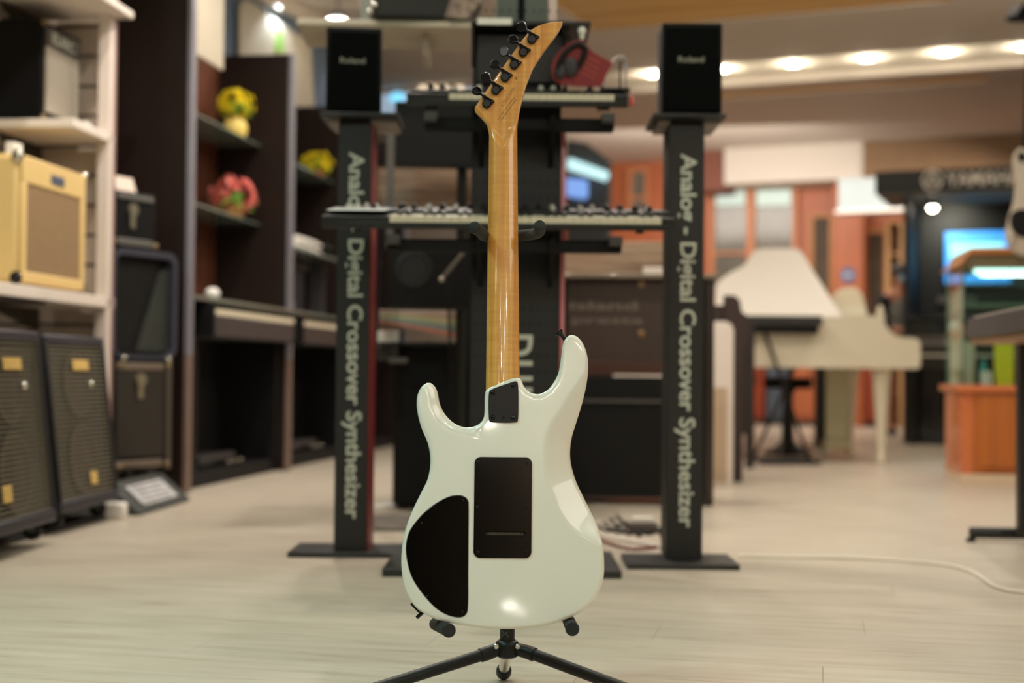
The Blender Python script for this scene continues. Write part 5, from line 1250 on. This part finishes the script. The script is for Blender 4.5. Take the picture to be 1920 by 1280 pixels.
# folded front part of the lid / music desk seen as a pale rounded shape
mdD = gd + .55
dk = [gl(*p, mdD) for p in [(1560, 596), (1560, 560), (1566, 548), (1578, 541), (1595, 538), (1608, 541), (1616, 549), (1622, 568), (1628, 596)]]
xz_prism(dk, mdD - gd, mdD - gd + .03).build('music_desk', PIANOW, gpn, .006)
dk = [gl(*p, gd + .4) for p in [(1644, 600), (1646, 580), (1650, 572), (1655, 574), (1660, 600)]]
xz_prism(dk, .4, .44).build('desk_knob', PIANOW, gpn, .004)
def pleg(x, y, name='leg'):
    prof = [(.022, 0), (.03, .01), (.03, .035), (.024, .045), (.026, .10), (.058, zbot - .06), (.066, zbot - .04), (.066, zbot)]
    return MB().lathe(prof, Matrix.Translation((x, y, 0)), 14).build(name, PIANOW, gpn, angle=50)
pleg(gl(1662, 700)[0], .12); pleg(gl(1600, 700, 10.1)[0], 1.25); pleg(-L_ + .25, .35)
ly = MB().box(gl(1548, 700, 9.6)[0], gl(1588, 700, 9.6)[0], .62, .66, .12, zbot); ly.box(gl(1544, 700, 9.6)[0], gl(1592, 700, 9.6)[0], .56, .72, .05, .12).build('pedal_lyre', mat('greenish_cream', (200, 194, 160), .4), gpn, .006)
for k in range(3): MB().box(gl(1556 + k * 10, 700, 9.6)[0], gl(1562 + k * 10, 700, 9.6)[0], .46, .56, .055, .07).build('pedal', mat('pedal_brass', (190, 160, 90), .3, metal=.8), gpn)
# dark piano stool and music stand under it
sto = thing('black_piano_stool', 'black pedestal stool standing under the white piano', 'stool', at_z(1477, 852), 0)
MB().lathe([(.16, 0), (.17, .02), (.10, .05), (.045, .09), (.035, .42), (.06, .46)]).build('pedestal', BLACK_SATIN, sto); MB().lathe([(.15, .46), (.17, .47), (.17, .52), (.15, .54)]).build('seat', BLACK_MATTE, sto)
sto2 = thing('black_post', 'thin black square post behind the thick pale pedals of the piano', 'post', at_z(1541, 838), 0)
MB().box(-.045, .045, 0, .08, .01, .60).build('shaft', BLACK_SATIN, sto2); MB().box(-.12, .12, -.1, .2, 0, .012).build('foot_plate', BLACK_SATIN, sto2); MB().box(-.05, .05, -.01, .09, .6, .61).build('cap', BLACK_SATIN, sto2)

# keyboard on a folding stand in front of the piano
kd_ = at_z(1450, 866); KD = kd_.y - .25
a0, a1 = at(1396, 605, KD), at(1543, 605, KD)
xk_ = thing('black_stage_keyboard', 'flat black keyboard on a folding stand, in front of the white piano', 'keyboard', (a0.x, KD, 0), R(0))
w_ = a1.x - a0.x; z1 = zat(589, KD, 1470); z0 = zat(625, KD, 1470)
MB().box(0, w_, 0, .24, z0 + .05, z1 - .012).build('body', mat('flat_charcoal', (48, 47, 44), .5, var=.06), xk_, .008); MB().box(.01, w_ - .02, .02, .22, z0 + .002, z0 + .05).build('lower_body', mat('black_flat', (22, 21, 21)), xk_, .006)
MB().box(.01, w_ - .01, -.004, .02, z1 - .02, z1 - .008).build('edge_trim', DGREY, xk_)
for s_ in (0, 1):
    xx = (.12, w_ - .05)
    m = MB().tube([(xx[s_] + .02, .05 + .2 * s_, z0), (xx[1 - s_] - .32 * (1 - 2 * s_) * 0 - .02, .05 + .2 * s_, .02)], .011, 8); m.build('stand_leg', BLACK_SATIN, xk_)
for y in (.0, .24): MB().tube([(.10, y, .015), (w_ * .98, y, .015)], .014, 8).build('floor_bar', RUBBER, xk_)
MB().box(w_ * .35, w_ * .62, .12, .18, z0 - .03, z0).build('bracket', BLACK_SATIN, xk_)

# row of upright piano ends right behind the right pillar
def pend(name_label, px0, px1, pyb, pyt, mt, capx, dep=.42, key=True):
    b = at_z((px0 + px1) / 2, pyb); D = b.y
    t = thing('upright_piano_end', name_label, 'piano', (b.x, D, 0), R(-4))
    hw = (px1 - px0) / 2 * D / F; h = zat(pyt, D, (px0 + px1) / 2)
    return t, hw, h, D
t, hw, h, D = pend('white piano end panel between two dark brown ones right of the right pillar', 1338, 1374, 912, 603, PIANOW, 0)
xz_prism([(-hw, 0), (-hw, h), (hw - .04, h), (hw - .012, h - .012), (hw, h - .04), (hw, 0)], 0, .03).build('end_panel', mat('warm_white_panel_or_reflection', (230, 218, 206), .4), t, .004)
MB().box(-hw - .5, -hw, 0.01, .10, .3, h - .05).build('case', mat('warm_white_panel_or_reflection', (230, 218, 206)), t, .004); MB().box(-hw + .0, hw - .03, -.002, 0, .02, h * .60).build('tan_inset', mat('tan_inset', (190, 166, 138), .5), t)
t, hw, h, D = pend('brown piano end panel with a curved shoulder, right of the white one', 1372, 1392, 904, 600, DBROWN, 0)
hb = zat(553, D, 1370); x0 = (1355 - 1382) * D / F; x1 = (1402 - 1382) * D / F
pf = [gl_ for gl_ in [(-hw, 0), (-hw, zat(622, D, 1370)), (x0, zat(620, D, 1370)), (x0, hb), ((1376 - 1382) * D / F, hb), ((1386 - 1382) * D / F, zat(562, D, 1370)), ((1390 - 1382) * D / F, zat(585, D, 1370)), (hw + .012, zat(588, D, 1370)), (x1, zat(600, D, 1370)), (x1, zat(640, D, 1370)), (hw, zat(650, D, 1370)), (hw, 0)]]
xz_prism(pf, 0, .03).build('end_panel', mat('plum_brown', (50, 34, 30), .4, var=.06), t, .003)
MB().box(x0 - .7, x0 + .01, .03, .4, hb - .5, hb - .05).build('case', mat('plum_brown', (50, 34, 30)), t, .004)
t, hw, h, D = pend('narrow black piano end panel beside the folding keyboard stand', 1398, 1414, 878, 600, BLACK_MATTE, 0)
MB().box(-hw, hw, 0, .03, 0, h).build('end_panel', mat('brownish_black', (34, 26, 22), .45), t, .003); MB().box(-hw - .05, -hw, 0, .3, .2, h - .04).build('case', mat('brownish_black', (34, 26, 22)), t)

# ================================================================== RIGHT: GLASS DISPLAY CASE
C0 = at_z(1806, 908); DA = R(-8)
dc = thing('glass_display_case', 'amber wooden display case with lit glass top, at the right edge', 'display case', C0, DA)
CW = 1.2
zt_c = zat(722, C0.y, 1850); zg = zat(500, C0.y, 1850); zw = zat(478, C0.y, 1850)
MB().box(.05, CW, .0, .5, .06, zt_c - .03).build('lower_cabinet', CASEWOOD, dc, .004)
for i in range(3): MB().box(.08 + i * .37, .42 + i * .37, -.012, .0, .09, zt_c - .05).build('door_panel', CASEWOOD, dc, .004)
MB().box(-.01, CW, -.02, .5, .0, .055).build('plinth', mat('pale_plinth', (214, 190, 160), .6), dc, .003)
MB().box(-.04, CW, -.03, .52, zt_c - .035, zt_c).build('counter_top', mat('orange_top', (206, 112, 60), .35, coat=.4), dc, .006)
MB().box(-.012, .05, .0, .5, 0.05, zt_c - .035).build('side_panel', mat('orange_top', (206, 112, 60)), dc, .003)
gm = mat('case_glass', (226, 244, 238), .02, trans=1.0); ge = mat('glass_green_edge', (84, 132, 112), .15, coat=.5)
gm.node_tree.nodes['Principled BSDF'].inputs['IOR'].default_value = 1.15
MB().box(0.0, CW, .0, .006, zt_c, zg).build('front_glass', gm, dc); MB().box(.0, .006, .006, .48, zt_c, zg).build('side_glass', gm, dc)
MB().box(-.006, .0, -.004, .012, zt_c, zg).build('glass_edge', ge, dc); MB().box(-.006, .0, .47, .48, zt_c, zg).build('glass_edge', ge, dc)
MB().box(.006, CW, .49, .496, zt_c, zg).build('back_glass', gm, dc)
MB().prism([(-.04, zg + .004), (.0, zg + .035), (.03, zw + .035), (CW, zw + .035), (CW, zw + .0), (.03, zw + .0), (-.01, zg)], -.03, .52, 'y').build('top_frame', mat('warm_oak_top', (184, 116, 60), .4, var=.06), dc, .006)
MB().box(.01, CW, -.01, .5, zg - .008, zw + .002).build('canopy', mat('olive_canopy', (112, 100, 72), .5), dc)
MB().box(.06, CW, .02, .05, zg - .035, zg - .012).build('light_strip', mat('cool_led', (214, 250, 244), emit=2.2), dc)
for z in (zat(560, C0.y), ): MB().box(.01, CW, .05, .46, z - .008, z).build('glass_shelf', ge, dc)
ar = bpy.data.lights.new('case_light', 'AREA'); ar.energy = 5; ar.size = 1.0; ar.shape = 'RECTANGLE'; ar.size_y = .05; ar.color = (.85, 1, .96)
ao = bpy.data.objects.new('case_light', ar); C.objects.link(ao); ao.matrix_world = frame(C0, DA) @ Matrix.Translation((.6, .1, zg - .04))
def incase(name, lab, cat, px, px1, pyb, pyt, mt, y=.2, shape='box'):
    M = frame(C0, DA); p0 = M @ Vector((0, y, 0)); nn_ = M.to_3x3() @ Vector((0, 1, 0))
    a = M.inverted() @ at_plane(px, pyb, p0, nn_); b = M.inverted() @ at_plane(px1, pyt, p0, nn_)
    zb_ = zt_c
    if shape == 'box': mb = MB().box(-(b.x - a.x) / 2, (b.x - a.x) / 2, -.03, .03, 0, b.z - zb_)
    else: mb = MB().lathe([(.4 * (b.x - a.x), 0), (.5 * (b.x - a.x), .01), (.5 * (b.x - a.x), (b.z - zb_) * .7), (.2 * (b.x - a.x), (b.z - zb_) * .8), (.2 * (b.x - a.x), b.z - zb_)])
    o = mb.build(name, mt, None, .004); o.matrix_world = M @ Matrix.Translation(((a.x + b.x) / 2, y, zb_)); tag(o, lab, cat); return o
incase('yellow_box', 'bright yellow box inside the glass display case', 'box', 1866, 1899, 712, 642, mat('bright_yellow', (240, 232, 40), .5), .22)
incase('glass_jar', 'clear teal glass jar inside the display case beside the yellow box', 'jar', 1836, 1852, 712, 672, mat('teal_glass', (60, 150, 150), .1, coat=.8), .2, 'lathe')
incase('white_packet', 'tall pale packet inside the left end of the display case', 'packet', 1806, 1826, 712, 640, mat('pale_packet', (206, 200, 180), .6), .3)
incase('small_white_box', 'small white box at the foot of the teal jar', 'box', 1840, 1858, 712, 696, PAPER, .1)
# small figure-like ornament on the booth side, left of the case glass
o = thing('orange_ornament', 'small orange and white ornament on a pale pedestal, left of the display case', 'ornament', (at(1794, 640, 8.2).x, 8.2, 0), 0)
zO = zat(632, 8.2)
MB().lathe([(.06, 0), (.06, .02), (.035, .03), (.03, zO - .02), (.06, zO - .01), (.06, zO)]).build('pedestal', mat('pale_pedestal', (196, 190, 168), .5), o)
MB().ball((.01, 0, zO + .05), .055, sc=(.9, .7, 1)).build('orange_body', mat('orange_glaze', (206, 108, 56), .4), o); MB().ball((-.02, -.02, zO + .085), .03).build('white_cap', PAPER, o)
# keyboard on black stand, right edge
kf = at_z(1812, 1018)
rk_ = thing('grey_stage_piano', 'dark grey stage piano on a black post stand, cut by the right edge', 'keyboard', (at(1812, 640, 4.75).x, 4.75, 0), R(-97))
Mi = frame(Vector(rk_.location), R(-97))
zk0 = zat(634, 4.75, 1812); zk1 = zat(596, 4.75, 1812)
WK = .9
xz = MB().prism([(.0, zk0), (.0, zk1 - .01), (.02, zk1 + .012), (.03, zk1 + .012), (.03, zk0)], 0, .30, 'y')
MB().box(0, WK, .0, .30, zk0, zk0 + .045).build('body', mat('warm_dark_grey', (74, 68, 68), .45), rk_, .005)
MB().box(0, WK, .0, .014, zk0 + .04, zk1 - .004).build('key_slip', mat('warm_dark_grey', (74, 68, 68)), rk_, .003)
MB().box(0, .03, .0, .30, zk0 + .04, zk1 + .012).build('end_cheek', BLACK_MATTE, rk_, .006); MB().box(0.03, WK, .16, .30, zk0 + .04, zk1 + .03).build('control_panel', BLACK_MATTE, rk_, .006)
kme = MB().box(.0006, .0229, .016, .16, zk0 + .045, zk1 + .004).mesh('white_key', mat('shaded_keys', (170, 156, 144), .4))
for k in range(36): place('white_key', kme, rk_, Matrix.Translation((.034 + k * .0236, 0, 0)))
MB().box(.01, WK, .01, .28, zk0 - .02, zk0).build('rail', mat('brass_edge', (150, 112, 72), .4, metal=.4), rk_, .003)
px_ = at(1917, 800, 4.70); pl_ = Mi.inverted() @ px_
MB().box(pl_.x - .03, pl_.x + .03, pl_.y - .015, pl_.y + .035, .03, zk0 - .02).build('post', BLACK_SATIN, rk_, .003)
fa, fb = at_z(1818, 1014), at_z(1990, 1017)
ft = MB(); A_ = Mi.inverted() @ fa; B_ = Mi.inverted() @ fb
ft.tube([(A_.x, A_.y, .028), (B_.x, B_.y, .028)], .020, 8); ft.build('foot_bar', BLACK_SATIN, rk_, .002); MB().cyl((A_.x + .02, A_.y, 0), (A_.x + .02, A_.y, .012), .016).build('foot_pad', RUBBER, rk_)
# cream electric guitar stood on top of the case, cut by the frame
eg = thing('cream_electric_guitar', 'cream and black guitar body hanging above the display case, cut by the right edge', 'guitar', at(1915, 380, 6.9), R(-8))
def el(px, py): q = at(px, py, 6.9) - Vector(eg.location); return (q.x, q.z)
bo = catmull([el(*p) for p in [(1904, 288), (1912, 278), (1930, 282), (1945, 310), (1940, 340), (1950, 380), (1975, 420), (1960, 470), (1915, 478), (1890, 450), (1893, 412), (1902, 380), (1905, 350), (1901, 320)]], .01)
slab(bo, .045, .008, rings=2).build('body', mat('aged_cream', (180, 166, 146), .4, coat=.4, var=.05), eg)
pg = catmull([el(*p) for p in [(1908, 290), (1918, 284), (1924, 300), (1914, 304)]], .006); slab(pg, .003, 0, y0=-.004).build('black_horn_cap', BLACK_MATTE, eg)
pg = catmull([el(*p) for p in [(1896, 402), (1915, 392), (1940, 400), (1950, 430), (1920, 446), (1898, 430)]], .006); slab(pg, .003, 0, y0=-.004).build('pickguard', BLACK_MATTE, eg)
for p in ((1896, 452), (1900, 440)): x, z = el(*p); MB().ball((x, -.006, z), .014, sc=(1, .6, 1)).build('knob', CHROME, eg)
MB().cyl((el(1925, 300)[0], .02, el(1925, 300)[1]), (el(1935, 60)[0], .02, el(1935, 60)[1]), .02).build('neck', mat('black_flat', (22, 21, 21)), eg)
MB().cyl((el(1935, 60)[0], .02, el(1935, 60)[1]), (el(1935, 60)[0], .02, H - at(1915, 380, 6.9).z), .004, 8).build('hanging_wire', CHROME, eg)
oc = thing('ceiling_speaker', 'small black wedge shaped speaker at the top right corner of the photo', 'speaker', at(1925, 14, 7.5), R(20))
xz_prism([(-.06, -.04), (-.02, .02), (.15, .06), (.15, -.05), (-.04, -.06)], 0, .1).build('cabinet', BLACK_MATTE, oc, .004); MB().box(.08, .12, .05, .09, .03, H - at(1918, 20, 7.5).z).build('bracket', DGREY, oc)
o = MB().box(0, 1.3, 0, .01, 0, .05).build('wall_strip', GREY, None, .002); o.matrix_world = BM_ @ Matrix.Translation((2.0, .15, zat(645, 12))) ; tag(o, 'thin grey horizontal rail right of the white piano', 'rail')

# ================================================================== PERSON behind the piano
PD = 13.5
spot(BM_ @ Vector((1.5, 1.2, H - .08)), 60, WARM, .04, size=70, tgt=(at(1688, 600, 13.5).x, 13.4, .9))  # unseen spot, added so the person is bright enough
pr0 = at(1688, 600, PD)
zh = zat(494, PD, 1690)
ps_ = thing('person', 'person in grey top, dark sleeves and pale blue face mask standing behind the white piano', 'person', (pr0.x, PD, 0), R(14))
hgt = zh; hd_ = hgt / 7.5
def skin_mesh(name, verts, edges, rad, mt, parent, sub=2):
    me = bpy.data.meshes.new(name); me.from_pydata(verts, edges, []); o = bpy.data.objects.new(name, me); C.objects.link(o); o.parent = parent
    m1_ = o.modifiers.new('skin', 'SKIN'); sv = me.skin_vertices[0].data
    for i, r in enumerate(rad): sv[i].radius = (r[0], r[1]) if isinstance(r, tuple) else (r, r)
    sv[0].use_root = True; m2_ = o.modifiers.new('sub', 'SUBSURF'); m2_.levels = sub; m2_.render_levels = sub
    me.materials.append(mt); m1_.use_smooth_shade = True; return o
k = hgt / 1.6
V = [(0, 0, .84), (0, 0, 1.0), (0, 0, 1.16), (0, .0, 1.29), (0, -.01, 1.36), (0, -.02, 1.45), (0, -.02, 1.53)]
Rr = [(.13, .10), (.12, .09), (.14, .10), (.10, .08), (.05, .05), (.075, .085), (.06, .07)]
E = [(0, 1), (1, 2), (2, 3), (3, 4), (4, 5), (5, 6)]
def chain(start, pts, rads):
    p = start
    for q, r in zip(pts, rads): V.append(q); Rr.append(r); E.append((p, len(V) - 1)); p = len(V) - 1
    return p
for s_ in (-1, 1):
    wv = chain(3, [(s_ * .16, 0, 1.28), (s_ * .20, -.02, 1.05), (s_ * .14, -.18, .96), (s_ * .10, -.24, .97)], [.055, .045, .035, .026])
    hx, hy, hz_ = V[wv]
    pm_ = chain(wv, [(hx - s_ * .03, hy - .03, hz_)], [(.034, .016)])
    for f in range(4): chain(pm_, [(hx - s_ * .045 + (f - 1.5) * .016, hy - .065, hz_ + .004), (hx - s_ * .045 + (f - 1.5) * .017, hy - .085 - .006 * (f in (1, 2)), hz_ - .012)], [.008, .007])
    chain(pm_, [(hx - s_ * .07, hy - .03, hz_ + .01), (hx - s_ * .08, hy - .05, hz_)], [.010, .008])
    chain(0, [(s_ * .09, 0, .76), (s_ * .10, -.01, .45), (s_ * .10, .01, .09), (s_ * .10, -.07, .035)], [.085, .06, .042, .035])
V = [tuple(c * k for c in v) for v in V]; Rr = [tuple(c * k for c in r) if isinstance(r, tuple) else r * k for r in Rr]
skin_mesh('body', V, E, Rr, SKIN, ps_)
def cloth(name, vs, es, rs, mt): skin_mesh(name, [tuple(c * k for c in v) for v in vs], es, [tuple(c * k for c in r) if isinstance(r, tuple) else r * k for r in rs], mt, ps_)
cloth('grey_top', [(0, 0, .86), (0, 0, 1.0), (0, 0, 1.17), (0, 0, 1.27), (0, 0, 1.32)], [(0, 1), (1, 2), (2, 3), (3, 4)], [(.15, .12), (.14, .11), (.165, .125), (.13, .10), (.065, .06)], mat('grey_cloth', (120, 118, 112), .9))
for s_ in (-1, 1): cloth('dark_sleeve', [(s_ * .13, 0, 1.285), (s_ * .175, 0, 1.25), (s_ * .205, -.02, 1.05), (s_ * .15, -.16, .965)], [(0, 1), (1, 2), (2, 3)], [.07, .068, .06, .045], mat('black_cloth', (22, 22, 24), .9))
cloth('yellow_skirt', [(0, 0, .90), (0, 0, .80), (0, 0, .62)], [(0, 1), (1, 2)], [(.155, .125), (.17, .14), (.18, .15)], mat('olive_yellow_cloth', (150, 140, 50), .9))
for s_ in (-1, 1): cloth('shoe', [(s_ * .10, .03, .03), (s_ * .10, -.10, .028)], [(0, 1)], [.045, .038], mat('black_cloth', (22, 22, 24)))
MB().ball((0, .01 * k, 1.515 * k), .098 * k, sc=(.95, 1.08, .95)).build('hair', mat('dark_hair', (32, 22, 18), .6), ps_)
MB().ball((0, -.075 * k, 1.455 * k), .055 * k, sc=(1.05, .75, .8)).build('face_mask', mat('pale_blue_mask', (140, 176, 196), .7), ps_)
for s_ in (-1, 1):
    MB().ball((s_ * .03 * k, -.098 * k, 1.50 * k), .010 * k).build('eye', BLACK_MATTE, ps_); MB().ball((s_ * .088 * k, -.01 * k, 1.48 * k), .02 * k, sc=(.4, .8, 1.2)).build('ear', SKIN, ps_)

# ================================================================== far left of the shop: windows and lit signs beyond the blue wall
struct(bbox('wall_far', mat('warm_grey_wall', (170, 152, 134), .7, var=.04), -7, -1.3, -.3, -.2, 0, H))
xa, za = bp(700, 214, -.33); xb, zb = bp(905, 163, -.33)
r = MB().box(xa, xb, -.33, -.31, za, zb).build('window_4', mat('cool_window', (176, 196, 216), .4, emit=.55)); r.matrix_world = BM_; struct(r, 'bright bluish window strip seen behind the upper synthesizer')
for i in range(5): q = MB().box(xa + (xb - xa) * i / 4 - .02, xa + (xb - xa) * i / 4 + .02, -.36, -.33, za, zb).build('window_bar', PAPER, r)
xs0, zs0 = bp(742, 200, -.5)
o = MB().ball((0, 0, 0), .06, sc=(1.3, .5, .8)).build('blue_lamp', mat('cyan_glow', (120, 200, 235), emit=1.3)); o.matrix_world = BM_ @ Matrix.Translation((bp(744, 182, -.45)[0], -.45, bp(744, 182, -.45)[1])); tag(o, 'pale blue glowing lamp just right of the left speaker', 'lamp')
for i, px in enumerate((793, 812, 833, 862)):
    q = bp(px, 168, -.45); o = MB().ball((0, 0, 0), .035).build('round_bulb', mat('bulb_glow', (255, 232, 200), emit=[1.2, .8, 1.2, 5][i] if i == 0 else 1.4)); o.matrix_world = BM_ @ Matrix.Translation((q[0], -.45, q[1]))
    tag(o, ['leftmost of four glowing bulbs above the upper synthesizer', 'second from the left of four glowing bulbs above the upper synthesizer', 'third from the left of four glowing bulbs above the upper synthesizer', 'rightmost of four glowing bulbs above the upper synthesizer'][i], 'bulb', 'bulbs in front of the bluish window')
gr = MB().prism([bp(1062, 950, .2), bp(1062, 262, .2), bp(1098, 268, .2), bp(1140, 300, .2), bp(1138, 950, .2)], .2, .3).build('grey_kiosk', mat('slate_grey_kiosk', (74, 78, 82), .6)); gr.matrix_world = BM_; tag(gr, 'dark grey kiosk wall with lit signs right of the tower column', 'kiosk')
def litsign(name, pts, col, e, lab, y):
    o = MB().prism([bp(p[0], p[1], y) for p in pts], y - .03, y, 'y').build(name, mat(name + '_glow', col, emit=e)); o.matrix_world = BM_; tag(o, lab, 'sign')
litsign('lit_bar_sign', [(1066, 318), (1066, 300), (1072, 297), (1140, 322), (1142, 330), (1136, 340)], (190, 232, 240), 1.0, 'slanted pale cyan light bar right of the tower column', .16)
litsign('blue_square_sign', [(1064, 368), (1064, 334), (1102, 338), (1103, 368), (1096, 374)], (120, 160, 228), .9, 'small blue lit sign under the cyan light bar', .16)
